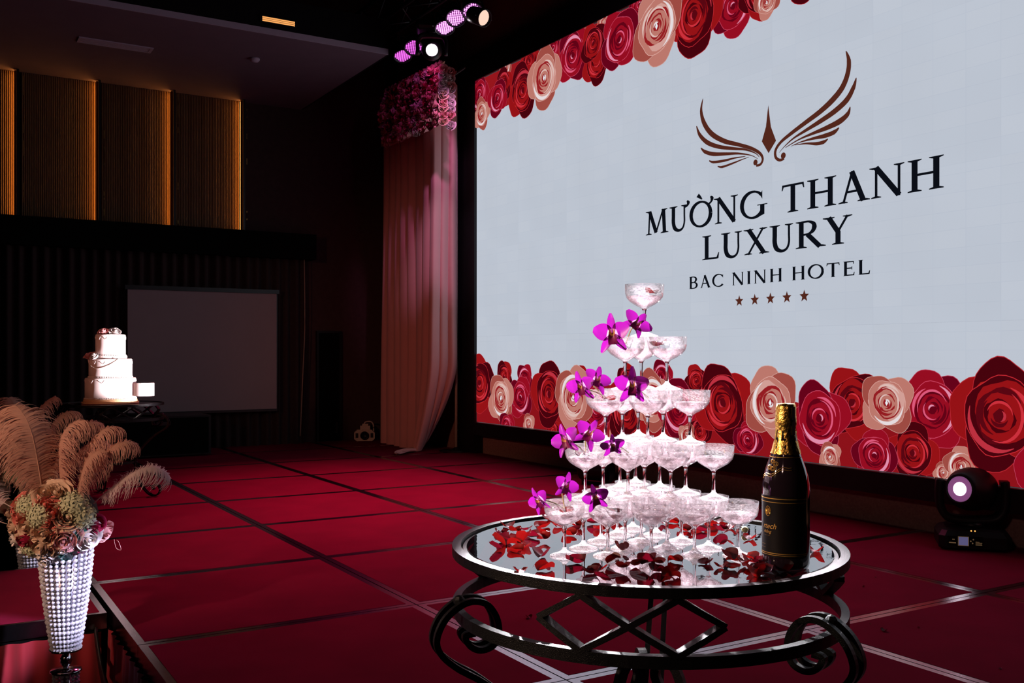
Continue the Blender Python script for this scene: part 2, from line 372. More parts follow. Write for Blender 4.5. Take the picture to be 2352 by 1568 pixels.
# last row by the screen wall is cut to length, last column by the back wall too
ly = WY - (SY + 3 * PT)
pm3, rm3 = panel_meshes(PT, ly); pme3 = pm3.mesh('carpet_panel', M['carpet']); rme3 = rm3.mesh('edge_rail', M['alu'])
for i in range(-2, 8):
    p = link('carpet_panel', pme3, stage, (-(a0s + (i + .5) * PT), SY + 3 * PT + ly / 2, 0)); link('edge_rail', rme3, p)
# black valance strip and red pleated skirts
def pleats(x0, x1, y, z0, z1, n, amp, along='x', sgn=-1):
    mb = MB(); rr = random.Random(int(n * 7)); ph = [rr.uniform(.6, 1.4) for _ in range(n + 1)]
    def fn(u, v):
        s = u * n; k = int(min(n - 1, s)); a = ph[k] * amp
        off = a * (.5 - .5 * math.cos(2 * PI * s)) * (.35 + .65 * v)
        p = x0 + (x1 - x0) * u; z = z1 + (z0 - z1) * v
        return (p, y + sgn * off, z) if along == 'x' else (y + sgn * off, p, z)
    return mb.grid(fn, n * 8, 3)
sk = build('stage_skirt', pleats(-4.08 * H, .6, SY - .004, ZH, -.072, 62, .045), M['skirt'], smooth=True)
tag(sk, 'red pleated satin skirt under the stage edge in the lower left corner', 'stage skirt', 'red stage skirts')
# runway platforms
rw = struct('runway', MB().box((-5.16 * H, -3.0, ZH), (-4.10 * H, SY - .03, -.09)), M['void'])
for j in range(3):
    p = link('carpet_panel', (MB().box((-PT / 2 + .03, -PT / 2 + .03, -.03), (PT / 2 - .03, PT / 2 - .03, .001))).mesh('carpet_panel', M['carpet2']), rw, (-4.63 * H, SY - .01 - (j + .5) * PT, -.014))
    link('edge_rail', rme, p)
sk2 = MB(); g = pleats(-1.3, SY - .04, -4.085 * H, ZH, -.09, 22, .045, 'y', 1)
sk2 = build('runway_skirt', g, M['skirt'], smooth=True)
tag(sk2, 'red pleated satin skirt hanging below the runway edge behind the crystal vase', 'stage skirt', 'red stage skirts')
# dark swagged cloth under the stage edge
sw = MB(); pts = catmull([(-4.09 * H, SY - .062, -.09), (-3.9 * H, SY - .07, -.20), (-3.7 * H, SY - .072, -.25), (-3.62 * H, SY - .075, -.24), (-3.45 * H, SY - .07, -.29), (-3.1 * H, SY - .065, -.36), (-2.7 * H, SY - .06, -.2)], 8)
sw.sweep(pts, [(-.006, -.03), (.006, -.03), (.008, .0), (.004, .03), (-.004, .03)])
tag(build('cloth_swag', sw, M['blackplastic'], smooth=True), 'dark cable swag hanging below the metal stage edge', 'fabric')

# ------------------------------------------------------------------ LED wall
LY = 5.55
lft = onY(1095, 600, LY).x; ztop = onY(1095, 187, LY).z; zbot = onY(1096, 968, LY).z
LW = 10 * .92; rgt = lft + LW; LHt = ztop - zbot
led = thing('led_screen', 'huge glowing screen with rose borders and hotel emblem on the right wall', 'screen', ((lft + rgt) / 2, LY, zbot))
cx = (lft + rgt) / 2
def L2(p): return Vector((p[0] - cx, p[1] - LY, p[2] - zbot))
fb = MB(); fw_ = .13
fb.box(L2((lft - .42, LY - .03, -.0)), L2((lft - .004, WY - .01, ztop + .3)))
fb.box(L2((rgt + .004, LY - .03, zbot - .2)), L2((rgt + .3, WY - .01, ztop + .3)))
fb.box(L2((lft - .004, LY - .03, ztop + .004)), L2((rgt + .004, WY - .01, ztop + .3)))
fb.box(L2((lft - .004, LY - .06, zbot - .15)), L2((rgt + .004, WY - .01, zbot - .004)))
fb.box(L2((lft - .004, LY + .03, zbot)), L2((rgt + .004, WY - .01, ztop)))
build('frame', fb, M['blackplastic'], led)
pw = LW / 10; phh = LHt / 4
pmesh = MB().box((-pw / 2 + .0006, 0, 0), (pw / 2 - .0006, .028, phh - .0012)).mesh('led_panel', M['ledwhite'])
for i in range(10):
    for j in range(4): link('led_panel', pmesh, led, (-LW / 2 + (i + .5) * pw, 0, j * phh + .0006))

# flat picture drawn in plane coordinates (u = x, v = z)
class Pic:
    def __init__(s): s.polys = []
    def poly(s, pts, col): s.polys.append((pts, col))
def clip(pts):
    for ax, lim, sg in ((0, lft, 1), (0, rgt, -1), (1, zbot, 1), (1, ztop, -1)):
        out = []; n = len(pts)
        for i in range(n):
            a = pts[i]; b = pts[(i + 1) % n]; ia = (a[ax] - lim) * sg >= 0; ib = (b[ax] - lim) * sg >= 0
            if ia: out.append(a)
            if ia != ib:
                t = (lim - a[ax]) / (b[ax] - a[ax]); out.append((a[0] + (b[0] - a[0]) * t, a[1] + (b[1] - a[1]) * t))
        pts = out
        if len(pts) < 3: return None
    return pts
def stroke2(path, ws, n=5, rounded=False):
    P = catmull([(p[0], p[1], 0) for p in path], n) if len(path) > 2 else [Vector((p[0], p[1], 0)) for p in path]
    if not hasattr(ws, '__len__'): ws = [ws] * len(path)
    m = len(P); Lp = []; Rp = []
    for i, p in enumerate(P):
        t = i / (m - 1) * (len(ws) - 1); k = min(int(t), len(ws) - 2); wd = ws[k] + (ws[k + 1] - ws[k]) * (t - k)
        d = (P[min(i + 1, m - 1)] - P[max(i - 1, 0)]).normalized(); nn = Vector((-d.y, d.x, 0))
        Lp.append(p + nn * wd / 2); Rp.append(p - nn * wd / 2)
    return Lp, Rp
def mesh_pic(name, items, mat_, parent, layer0, step=.00002, colors=True, label=None):
    v = []; f = []; cols = []; lay = layer0
    for pts, col in items:
        lay += step
        q = clip(pts)
        if not q: continue
        n = len(v); v += [(p[0] - cx, -lay, p[1] - zbot) for p in q]; f.append(tuple(range(n, n + len(q)))); cols += [col] * len(q)
    me = bpy.data.meshes.new(name); me.from_pydata(v, [], f); me.materials.append(mat_)
    ca_ = me.color_attributes.new('Col', 'FLOAT_COLOR', 'POINT')
    for i, c in enumerate(cols): ca_.data[i].color = (*c, 1)
    o = link(name, me, parent)
    if label: o['label'] = label
    return o, lay
rr = random.Random(5)
def blob(cx_, cy_, rx, ry, rot=0, wob=.05, n=22, lobes=4, a0=0, ph=None):
    ph = rr.uniform(0, 6) if ph is None else ph; out = []
    for i in range(n):
        a = 2 * PI * i / n; q = 1 + wob * math.sin(lobes * a + ph) + wob * .5 * math.sin((lobes + 3) * a + ph * 2)
        x, y = rx * q * math.cos(a), ry * q * math.sin(a)
        out.append((cx_ + x * math.cos(rot) - y * math.sin(rot), cy_ + x * math.sin(rot) + y * math.cos(rot)))
    return out
PALS = {
    'red': dict(dark=(.062, .001, .004), mid=(.30, .006, .008), lit=(.42, .014, .010), line=(.60, .030, .045), deep=(.10, .002, .006), glow=(.50, .03, .05)),
    'mag': dict(dark=(.13, .001, .010), mid=(.30, .004, .015), lit=(.46, .030, .070), line=(.72, .10, .20), deep=(.12, .001, .008), glow=(.74, .26, .40)),
    'pink': dict(dark=(.34, .070, .055), mid=(.50, .185, .150), lit=(.64, .34, .30), line=(.72, .50, .46), deep=(.30, .012, .016), glow=(.78, .70, .72)),
}
def rose2d(P, u, v, r, kind):
    c = PALS[kind]; rot = rr.uniform(0, 6.28); add = P.poly
    # outer petals
    n = 4
    for k in range(n):
        a = rot + 2 * PI * k / n + rr.uniform(-.2, .2); ou, ov = u + .36 * r * math.cos(a), v + .36 * r * math.sin(a)
        colr = c['dark'] if k % 2 else c['mid']
        ph = rr.uniform(0, 6)
        add(blob(ou, ov, .685 * r, .605 * r, a, .05, 30, lobes=3, ph=ph), tuple(.5 * (p_ + q_) for p_, q_ in zip(c['line'], c['mid']))); add(blob(ou, ov, .67 * r, .59 * r, a, .05, 30, lobes=3, ph=ph), colr)
        if rr.random() < .8:
            add(blob(u + .55 * r * math.cos(a + .3), v + .55 * r * math.sin(a + .3), .34 * r, .13 * r, a + PI / 2 + .3, .08, 14), c['lit'])
    # body
    ph = rr.uniform(0, 6); add(blob(u, v, .69 * r, .73 * r, rot, .04, 30, ph=ph), tuple(.6 * (p_ + q_) for p_, q_ in zip(c['line'], c['mid']))); add(blob(u, v, .675 * r, .715 * r, rot, .04, 30, ph=ph), c['mid'] if kind != 'red' else c['dark'])
    a = rr.uniform(0, 6.28)
    add(blob(u + .10 * r * math.cos(a), v + .10 * r * math.sin(a), .56 * r, .58 * r, rot, .05), c['lit'] if kind == 'pink' else c['mid'])
    def arc(rad, a0, a1, wd, col, off=(0, 0), sq=1.0):
        m = 9; path = [(u + off[0] * r + rad * r * math.cos(a0 + (a1 - a0) * i / m), v + off[1] * r + rad * sq * r * math.sin(a0 + (a1 - a0) * i / m)) for i in range(m + 1)]
        Lp, Rp = stroke2(path, [.1 * wd * r, wd * r, wd * r, .1 * wd * r], 2); add([(p.x, p.y) for p in Lp] + [(p.x, p.y) for p in reversed(Rp)], col)
    arc(.60, rot, rot + 2.3, .11, c['glow'], sq=1.05); arc(.55, rot + 3.0, rot + 4.6, .08, c['line'])
    add(blob(u, v, .46 * r, .52 * r, rot, .04), c['deep'])
    add(blob(u + .02 * r, v - .02 * r, .40 * r, .45 * r, rot, .05), c['mid'])
    arc(.43, rot + 1.5, rot + 4.4, .06, c['line'], sq=1.1); arc(.36, rot - .6, rot + 1.5, .09, c['deep'])
    add(blob(u, v, .28 * r, .32 * r, rot + 1, .06), c['dark'] if kind != 'pink' else c['deep'])
    add(blob(u + .02 * r, v, .235 * r, .27 * r, rot + 1, .06), c['mid'])
    arc(.25, rot + 3.5, rot + 6.2, .05, c['line']); arc(.17, rot + .5, rot + 3, .07, c['deep'])
    add(blob(u, v, .12 * r, .13 * r, rot, .1, 10), c['deep']); arc(.10, rot + 2, rot + 4.5, .05, c['glow'])
    if kind == 'pink': add([(u - .055 * r, v), (u, v - .09 * r), (u + .055 * r, v), (u, v + .10 * r)], (.80, .84, .88))
P = Pic()
def at(x, y): q = onY(x, y, LY); return q.x, q.z
def rose_px(x, y, hh, kind):
    u, v = at(x, y); _, v2 = at(x, y - hh); rose2d(P, u, v, (v2 - v), kind)
# bottom band filler
bot = [(1095, 905), (1140, 880), (1230, 880), (1330, 890), (1450, 880), (1600, 890), (1700, 880), (1850, 930), (1960, 880), (2080, 880), (2200, 890), (2352, 860)]
q = [at(*p) for p in bot]; q = [(lft, q[0][1])] + q + [(rgt, q[-1][1]), (rgt, zbot), (lft, zbot)]
P.poly(q, (.26, .006, .010))
top = [(1095, 270), (1150, 250), (1230, 210), (1330, 165), (1420, 135), (1520, 95), (1620, 70), (1700, 30), (1790, 5)]
q = [at(*p) for p in top]; q = [(lft, q[0][1])] + q + [(q[-1][0] + .4, ztop), (lft, ztop)]
P.poly(q, (.30, .008, .012))
for a in [(1158, 865, 38, 'red'), (1205, 870, 36, 'mag'), (1340, 872, 34, 'red'), (1440, 870, 36, 'red'), (1520, 865, 40, 'mag'), (1600, 875, 40, 'red'),
          (1102, 880, 68, 'red'), (1196, 912, 50, 'mag'), (1151, 915, 58, 'pink'), (1165, 980, 36, 'mag'), (1272, 992, 34, 'red'), (1216, 974, 26, 'pink'),
          (1262, 905, 76, 'red'), (1372, 935, 66, 'mag'), (1318, 912, 76, 'pink'), (1415, 990, 26, 'pink'), (1440, 945, 78, 'red'), (1500, 918, 70, 'pink'), (1560, 940, 72, 'mag'),
          (1610, 990, 40, 'red'), (1580, 1000, 30, 'pink'), (1960, 925, 84, 'red'), (1885, 960, 86, 'mag'), (1662, 925, 92, 'red'), (1720, 1010, 46, 'mag'), (1772, 925, 84, 'pink'),
          (1910, 1048, 34, 'pink'), (2145, 940, 92, 'mag'), (2100, 1040, 70, 'red'), (2012, 1045, 62, 'mag'), (2040, 925, 74, 'pink'), (2170, 1085, 26, 'pink'), (2212, 1070, 46, 'pink'), (2300, 955, 128, 'red'),
          (2420, 1080, 90, 'mag'), (2560, 960, 130, 'pink'), (2800, 990, 150, 'red')]: rose_px(*a)
for a in [(1104, 218, 46, 'mag'), (1165, 155, 26, 'pink'), (1160, 195, 40, 'red'), (1110, 262, 38, 'pink'), (1146, 226, 44, 'mag'), (1220, 140, 40, 'red'), (1205, 208, 66, 'red'), (1275, 112, 28, 'mag'),
          (1335, 68, 26, 'pink'), (1320, 128, 66, 'mag'), (1254, 180, 72, 'pink'), (1375, 140, 56, 'red'), (1395, 55, 32, 'pink'), (1368, 100, 50, 'red'), (1475, 10, 40, 'mag'), (1428, 92, 74, 'mag'), (1690, 15, 74, 'mag'), (1600, 36, 96, 'red'), (1514, 62, 90, 'pink'),
          (1752, -18, 66, 'red'), (1768, 6, 40, 'pink'), (1850, -70, 80, 'red')]: rose_px(*a)
o, lay = mesh_pic('rose_border', P.polys, M['picture'], led, .0005, label='red and pink rose borders along the top and bottom')
# emblem
EP = lambda x, y: at(1450 + .4082 * x, 80 + .4082 * y)
EM = []
brown = (.085, .020, .012)
def wing(pts, ball=None):
    path = [EP(p[0], p[1]) for p in pts]; k = .4082 / 2255 * 7.3
    Lp, Rp = stroke2(path, [p[2] * .00137 for p in pts], 5)
    EM.append(([(p.x, p.y) for p in Lp] + [(p.x, p.y) for p in reversed(Rp)], brown))
    if ball: u, v = EP(ball[0], ball[1]); EM.append((blob(u, v, ball[2] * .0014, ball[2] * .0014, 0, 0), brown))
EM.append(([EP(*p) for p in ((788, 398), (803, 520), (832, 598), (790, 668), (752, 602), (775, 520))], brown))
wing([(1226, 95, 4), (1242, 150, 26), (1236, 220, 30), (1205, 300, 34), (1150, 370, 34), (1080, 435, 30), (1000, 495, 26), (920, 555, 22), (860, 605, 18), (830, 650, 18), (830, 690, 18), (852, 707, 16), (878, 698, 14)], (873, 682, 17))
wing([(1284, 245, 4), (1268, 300, 26), (1230, 370, 32), (1160, 435, 30), (1080, 490, 26), (1000, 540, 18), (930, 585, 10), (880, 630, 5), (850, 665, 2)])
wing([(1250, 408, 4), (1235, 450, 26), (1190, 490, 32), (1120, 525, 26), (1040, 557, 16), (960, 592, 8), (885, 637, 3)])
wing([(1187, 525, 6), (1160, 550, 24), (1110, 570, 24), (1040, 586, 14), (970, 606, 6), (915, 630, 2)])
wing([(1125, 588, 4), (1100, 606, 20), (1060, 615, 18), (1000, 614, 9), (935, 623, 2)])
wing([(420, 362, 4), (410, 430, 22), (427, 500, 32), (470, 560, 32), (540, 600, 28), (620, 620, 22), (690, 640, 20), (740, 668, 18), (757, 700, 16), (745, 730, 15), (720, 738, 13)], (716, 720, 16))
wing([(384, 516, 6), (402, 565, 24), (445, 608, 28), (510, 632, 24), (590, 642, 18), (660, 648, 12), (715, 668, 6), (738, 690, 3)])
wing([(408, 638, 5), (432, 660, 22), (480, 673, 24), (550, 672, 18), (620, 670, 12), (690, 680, 5), (730, 700, 2)])
wing([(455, 710, 6), (480, 718, 16), (540, 710, 15), (600, 695, 9), (660, 686, 3)])
wing([(503, 742, 6), (530, 745, 14), (590, 724, 11), (640, 704, 6), (680, 690, 2)])
mesh_pic('winged_emblem', EM, M['picture'], led, lay + .001, label='brown winged emblem with a central spike')
for (x, y) in ((1705, 691.5), (1740.6, 688.6), (1776.6, 685.8), (1814.5, 683), (1854.5, 680)):
    u, v = at(x, y); st = []
    for i in range(10):
        a = PI / 2 + i * PI / 5; r_ = .047 if i % 2 == 0 else .020; st.append((u + r_ * math.cos(a), v + r_ * math.sin(a)))
    mesh_pic('star', [(st, brown)], M['picture'], led, lay + .001)
# lettering: own strokes
def glyph(ch, k=1.0, srf=True):
    """polys in unit cap height; k scales stroke weight; returns (width, polys)"""
    T, t = .125 * k, .058 * k; sl = .030 * (1 if srf else .6); out = []
    sw_ = .11 if srf else .045
    def S(path, ws, n=5):
        Lp, Rp = stroke2(path, ws, n); out.append([(p.x, p.y) for p in Lp] + [(p.x, p.y) for p in reversed(Rp)])
    def V(x, w_=T, top=1, bot=1):
        out.append([(x - w_ / 2, 0), (x + w_ / 2, 0), (x + w_ / 2, 1), (x - w_ / 2, 1)])
        if bot: srfp(x, 0, w_)
        if top: srfp(x, 1, w_)
    def srfp(x, y, w_=T, l=1, r=1):
        s = 1 if y < .5 else -1; h = sl * s; a = w_ / 2 + sw_
        out.append([(x - a * l - (w_ / 2) * (1 - l), y), (x + a * r + (w_ / 2) * (1 - r), y), (x + a * r + (w_ / 2) * (1 - r), y + h), (x + w_ / 2, y + h * 2.2), (x - w_ / 2, y + h * 2.2), (x - a * l - (w_ / 2) * (1 - l), y + h)])
    def H_(x0, x1, y, w_=t): out.append([(x0, y - w_ / 2), (x1, y - w_ / 2), (x1, y + w_ / 2), (x0, y + w_ / 2)])
    if ch == 'M':
        S([(.15, 0), (.20, 1)], t); S([(.20, .98), (.52, .06)], T); S([(.52, .06), (.86, 1)], t); S([(.88, 1), (.93, 0)], T)
        srfp(.15, 0, t); srfp(.93, 0, T); srfp(.19, 1, T, 1, .1); srfp(.88, 1, T, .1, 1); return 1.09, out
    if ch in ('U', 'Ư'):
        S([(.17, 1), (.17, .62), (.17, .34), (.24, .10), (.42, -.005), (.60, .07), (.68, .30), (.68, .62), (.68, 1)], [T, T, T, T, .09 * k, t * 1.1, t, t, t]); srfp(.17, 1, T); srfp(.68, 1, t)
        if ch == 'Ư': S([(.70, .90), (.82, .95), (.86, 1.06), (.80, 1.14)], [t, t, T * .9, t * .7])
        return .84, out
    if ch in ('O', 'Ờ', 'G', 'C'):
        R_ = .43; cxx = .48; ws = []
        if ch in ('O', 'Ờ'):
            a0, a1 = 0, 2 * PI
        elif ch == 'G': a0, a1 = .75, 2 * PI - .55
        else: a0, a1 = .75, 2 * PI - .70
        path = []; m = 18
        for i in range(m + 1):
            a = a0 + (a1 - a0) * i / m; path.append((cxx + R_ * math.cos(a), .5 + .485 * math.sin(a))); ws.append(t + (T - t) * abs(math.cos(a + .25)) ** 1.3)
        Lp, Rp = stroke2(path, ws, 2); n_ = len(Lp)
        for i in range(0, n_ - 1): out.append([(Lp[i].x, Lp[i].y), (Lp[i + 1].x, Lp[i + 1].y), (Rp[i + 1].x, Rp[i + 1].y), (Rp[i].x, Rp[i].y)])
        if ch == 'Ờ':
            S([(.82, .84), (.93, .92), (.97, 1.05), (.90, 1.13)], [t, t, T * .9, t * .7]); S([(.34, 1.27), (.42, 1.20), (.54, 1.08)], [T, T * .8, t * .5]); return .98, out
        if ch == 'G':
            V_x = .84; out.append([(V_x - T / 2, .04), (V_x + T / 2, .10), (V_x + T / 2, .44), (V_x - T / 2, .44)]); out.append([(V_x - T / 2 - sw_, .44), (V_x + T / 2 + sw_, .44), (V_x + T / 2 + sw_, .475), (V_x - T / 2 - sw_, .475)])
            out.append([(.76, .80), (.84, .66), (.84, .98), (.80, .92)]); return 1.02, out
        if ch == 'C':
            out.append([(.74, .82), (.83, .68), (.83, .98), (.79, .93)]); return .90, out
        return .96, out
    if ch == 'N':
        S([(.16, 0), (.16, 1)], t); S([(.15, 1), (.82, .0)], T); S([(.82, 1), (.82, -.02)], t); srfp(.16, 0, t); srfp(.15, 1, T, 1, .1); srfp(.82, 1, t); return .98, out
    if ch == 'T':
        V(.42, T, 0, 1); H_(.04, .80, 1 - t / 2); out.append([(.02, .80), (.055, .80), (.11, .97), (.04, 1)]); out.append([(.82, .80), (.785, .80), (.73, .97), (.80, 1)]); return .84, out
    if ch == 'H': V(.17); V(.75); H_(.17, .75, .52); return .93, out
    if ch == 'A':
        S([(.42, 1.03), (.14, 0)], t); S([(.40, 1.03), (.76, 0)], T); H_(.23, .62, .36); srfp(.13, 0, t); srfp(.77, 0, T); return .88, out
    if ch == 'L':
        V(.17); H_(.17, .64, t / 2); out.append([(.58, t * .6), (.67, 0), (.70, .26), (.665, .26)]); return .70, out
    if ch == 'X':
        S([(.14, 1), (.74, 0)], T); S([(.70, 1), (.13, 0)], t); srfp(.14, 1, T); srfp(.74, 0, T); srfp(.71, 1, t); srfp(.13, 0, t); return .86, out
    if ch in ('R', 'B'):
        V(.17); S([(.17, .97), (.42, .97), (.58, .88), (.61, .74), (.55, .60), (.40, .51), (.17, .50)], [t, t, T * .8, T, T * .8, t, t])
        if ch == 'R': S([(.38, .50), (.80, .0)], [T, T]); srfp(.80, 0, T, 0, 1); return .86, out
        S([(.17, .51), (.45, .51), (.63, .41), (.67, .26), (.60, .11), (.42, .03), (.17, .03)], [t, t, T * .8, T, T * .8, t, t]); return .76, out
    if ch == 'Y':
        S([(.12, 1), (.42, .45)], T); S([(.72, 1), (.42, .45)], t); out.append([(.42 - T / 2, 0), (.42 + T / 2, 0), (.42 + T / 2, .48), (.42 - T / 2, .48)]); srfp(.42, 0, T); srfp(.12, 1, T); srfp(.72, 1, t); return .84, out
    if ch == 'I': V(.16); return .32, out
    if ch == 'E':
        V(.17); H_(.17, .62, 1 - t / 2); H_(.17, .54, .52); H_(.17, .66, t / 2); out.append([(.59, .98), (.66, 1), (.65, .78), (.62, .78)]); out.append([(.60, .02), (.68, 0), (.70, .24), (.665, .24)]); out.append([(.52, .40), (.56, .40), (.56, .64), (.52, .64)]); return .72, out
    return .38, out
def textline(s, pL, pR, pT, k=1.0, srf=True, wide=1.0, name='lettering', label=None, gap=.10):
    u0, v0 = at(*pL); u1, _ = at(*pR); _, vt = at(*pT); h = vt - v0
    tot = 0; gl = []
    for ch in s:
        if ch == ' ': w_, ps = .42, []
        else: w_, ps = glyph(ch, k, srf); w_ += gap
        gl.append((tot, ps)); tot += w_
    sx = (u1 - u0) / (tot - gap)
    e = bpy.data.objects.new(name, None); C.objects.link(e); e.parent = led; e['label'] = label
    for x0, ps in gl:
        if not ps: continue
        items = [([(u0 + (x0 + p[0]) * sx, v0 + p[1] * h) for p in pp], (.0035, .0045, .008)) for pp in ps]
        mesh_pic('letter', items, M['picture'], e, lay + .001, step=.000001)
textline('MƯỜNG THANH', (1490, 541.5), (2174, 425), (1494, 487), 1.32, label='black serif lettering reading MƯỜNG THANH')
textline('LUXURY', (1621, 598), (1963, 557), (1624, 543), 1.32, label='black serif lettering reading LUXURY')
textline('BAC NINH HOTEL', (1589, 664), (2006, 625), (1590, 636.5), 1.35, False, label='small black lettering reading BAC NINH HOTEL', gap=.16)

# ------------------------------------------------------------------ back wall fittings
bc = MB(); cy0, cy1 = -1.6, onX(700, 800, WX + .2).y
def curt(u, v):
    y = cy0 + (cy1 - cy0) * u; return (WX + .14 + .045 * math.sin(u * 2 * PI * 46) + .018 * math.sin(u * 2 * PI * 17.3), y, LZ0 + .02 + (ZH - LZ0 - .02) * v)
bc.grid(curt, 46 * 8, 2)
bo = thing('black_drape', 'long black pleated drape hanging below the ledge on the back wall', 'curtain')
build('drape_cloth', bc, M['blackcloth'], bo, True)
ed = MB(); ed.tube(catmull([(WX + .21, cy1 - .01, LZ0), (WX + .20, cy1 + .0, 1.5), (WX + .2, cy1 - .03, .8), (WX + .2, cy1 - .06, .1)], 6), .007, 6)
build('edge_catchlight', ed, M['beige'], bo, True)  # beige tube stands in for light caught on the drape edge
# projection screen
a = onX(293, 665, WX + .28); b = onX(635, 938, WX + .28); b2 = onX(635, 675, WX + .28)
ps = thing('projection_screen', 'blank grey projection screen hung in front of the black drape', 'screen', (a.x, (a.y + b.y) / 2, b.z))
hw = (b.y - a.y) / 2; hz = b2.z - b.z
build('screen_fabric', MB().box((-.004, -hw, 0), (.004, hw, hz)), M['screen'], ps)
build('frame', MB().box((-.03, -hw - .03, hz), (.02, hw + .03, hz + .05)).box((-.012, -hw, -.03), (.012, hw, 0)).box((-.02, hw, -.03), (.0, hw + .012, hz)), M['blackmetal'], ps)
# backlit ribbed wall panels
fins = [onX(x, 400, WX + .16).y for x in (41, 229, 401, 561)]
fp = (fins[3] - fins[0]) / 3
names = ['leftmost ribbed wall panel with an amber lit right edge', 'second ribbed wall panel from the left with an amber glow', 'third ribbed wall panel from the left with an amber glow', 'rightmost ribbed wall panel, its amber edge nearest the pink drape']
for i, fy in enumerate(fins):
    wp = thing('wall_panel', names[i], 'wall panel', (WX, fy, LZ1), group='backlit ribbed wall panels')
    hp = SZ - LZ1 - .004
    rb = MB(); nr = 40; wid = fp - .07
    for k in range(nr):
        y = -.03 - wid * (k + .5) / nr; rad = wid / nr / 2 * .92
        rb.add([(.02 + rad * 1.2 * math.sin(PI * j / 5), y + rad * math.cos(PI * j / 5), z) for z in (0, hp) for j in range(6)], [(j, j + 1, j + 7, j + 6) for j in range(5)])
    rb.box((0, -.03 - wid, 0), (.02, -.03, hp))
    build('ribs', rb, M['rib'], wp, False)
    build('fin', MB().box((0, -.012, 0), (.16, .012, hp)), M['blackmetal'], wp)
    build('light_strip', MB().box((.045, -.020, .01), (.075, -.0122, hp - .01)), M['warm'], wp)
    build('lip', MB().box((.082, -.028, 0), (.086, -.012, hp)), M['bronze'], wp)
    mt = MB()
    for k in range(9):
        z = R.uniform(.05, hp - .15); mt.box((.05, .062, z), (.054, .066, z + R.uniform(.02, .14)))
    build('gold_glints', mt, M['goldprint'], wp)  # short gold bits imitate glints beside the fin
# ceiling fittings
p0, p1 = onZ(178, 90, SZ), onZ(350, 114, SZ)
ad = thing('air_diffuser', 'long slot air diffuser in the ceiling above the wall panels', 'vent', ((p0.x + p1.x) / 2, (p0.y + p1.y) / 2, SZ))
hl = abs(p1.y - p0.y) / 2
build('frame', MB().box((-.09, -hl, -.012), (-.07, hl, 0)).box((.07, -hl, -.012), (.09, hl, 0)).box((-.07, -hl, -.012), (.07, -hl + .03, 0)).box((-.07, hl - .03, -.012), (.07, hl, 0)), M['fascia'], ad)
for k in range(3): build('slat', MB().box((-.055 + k * .04, -hl + .03, -.010), (-.03 + k * .04, hl - .03, -.002)), M['fascia'], ad)
p = onZ(585, 134, SZ)
sd = thing('smoke_detector', 'small round smoke detector on the lower ceiling', 'detector', (p.x, p.y, SZ))
build('body', MB().lathe([(.055, 0), (.055, -.015), (.04, -.035), (.001, -.042)], 18), M['fascia'], sd, True)
p = onX(640, 49, SOX + .03)
dl = thing('slot_light', 'amber slot light glowing in the dark beam above the lower ceiling', 'light', (SOX + .021, p.y, p.z))
build('housing', MB().box((0, -.19, -.035), (.012, .19, .035)), M['blackmetal'], dl)
for k in range(3): build('louvre', MB().box((.012, -.165, -.024 + k * .017), (.016, .165, -.012 + k * .017)), M['slot'], dl)

# ------------------------------------------------------------------ rose meshes
def petal_patch(mb, T, w_, h, curl, cup, mi=0, nu=4, nv=4):
    def fn(u, v):
        a = (u - .5) * 2; wv = math.sin(PI * min(1, (.18 + .82 * v)) ** .8 * .5) * (1 - .25 * v * v)
        x = a * w_ * wv * .5; z = h * v * (1 - .10 * a * a)
        y = cup * (1 - a * a) * math.sin(PI * .5 * v) * h + -curl * max(0, v - .55) ** 2 * h * 4 - cup * h * .2
        return T @ Vector((x, -y, z))
    mb.grid(fn, nu, nv, mi)
def rose_mesh(name, mat_, n=15, seed=1, open_=1.0):
    """nested wrapping petals, unit size: about 1 wide, axis +Z"""
    r_ = random.Random(seed); mb = MB()
    mb.lathe([(.001, .10), (.05, .12), (.09, .35), (.05, .58), (.001, .60)], 7)
    for k in range(n):
        q = k / (n - 1); phi = k * 2.4 + r_.uniform(-.25, .25); rk = .07 + .34 * q ** .9; spread = 1.45 - .35 * q
        h_ = .66 - .24 * q + r_.uniform(-.03, .03); fl = (.02 + .24 * q ** 1.5) * open_; sg = r_.choice((-1, 1))
        def fn(u, v):
            t = (u - .5) * 2; a = phi + t * spread
            rad = rk * (.30 + .70 * math.sin(PI / 2 * min(1, v * 1.25)) ** .8) * (1 + .10 * t * sg) + fl * max(0, v - .5) ** 2 * 2.2
            z = h_ * v * (1 - .20 * t ** 4) - fl * .9 * max(0, v - .72) ** 2 * 4 + .02 * math.sin(7 * t + k)
            return (rad * math.cos(a), rad * math.sin(a), z)
        mb.grid(fn, 10, 6)
    return mb.mesh(name, mat_, True)
RM = {k: rose_mesh('rose', M[k], 15, i + 1) for i, k in enumerate(('cream', 'palepink', 'white', 'crimson', 'coral'))}
RML = {k: rose_mesh('rose', M[k], 9, i + 21) for i, k in enumerate(('cream', 'palepink', 'white', 'crimson'))}
def orient(n, roll=0): return Vector(n).normalized().to_track_quat('Z', 'Y') @ Quaternion((0, 0, 1), roll)

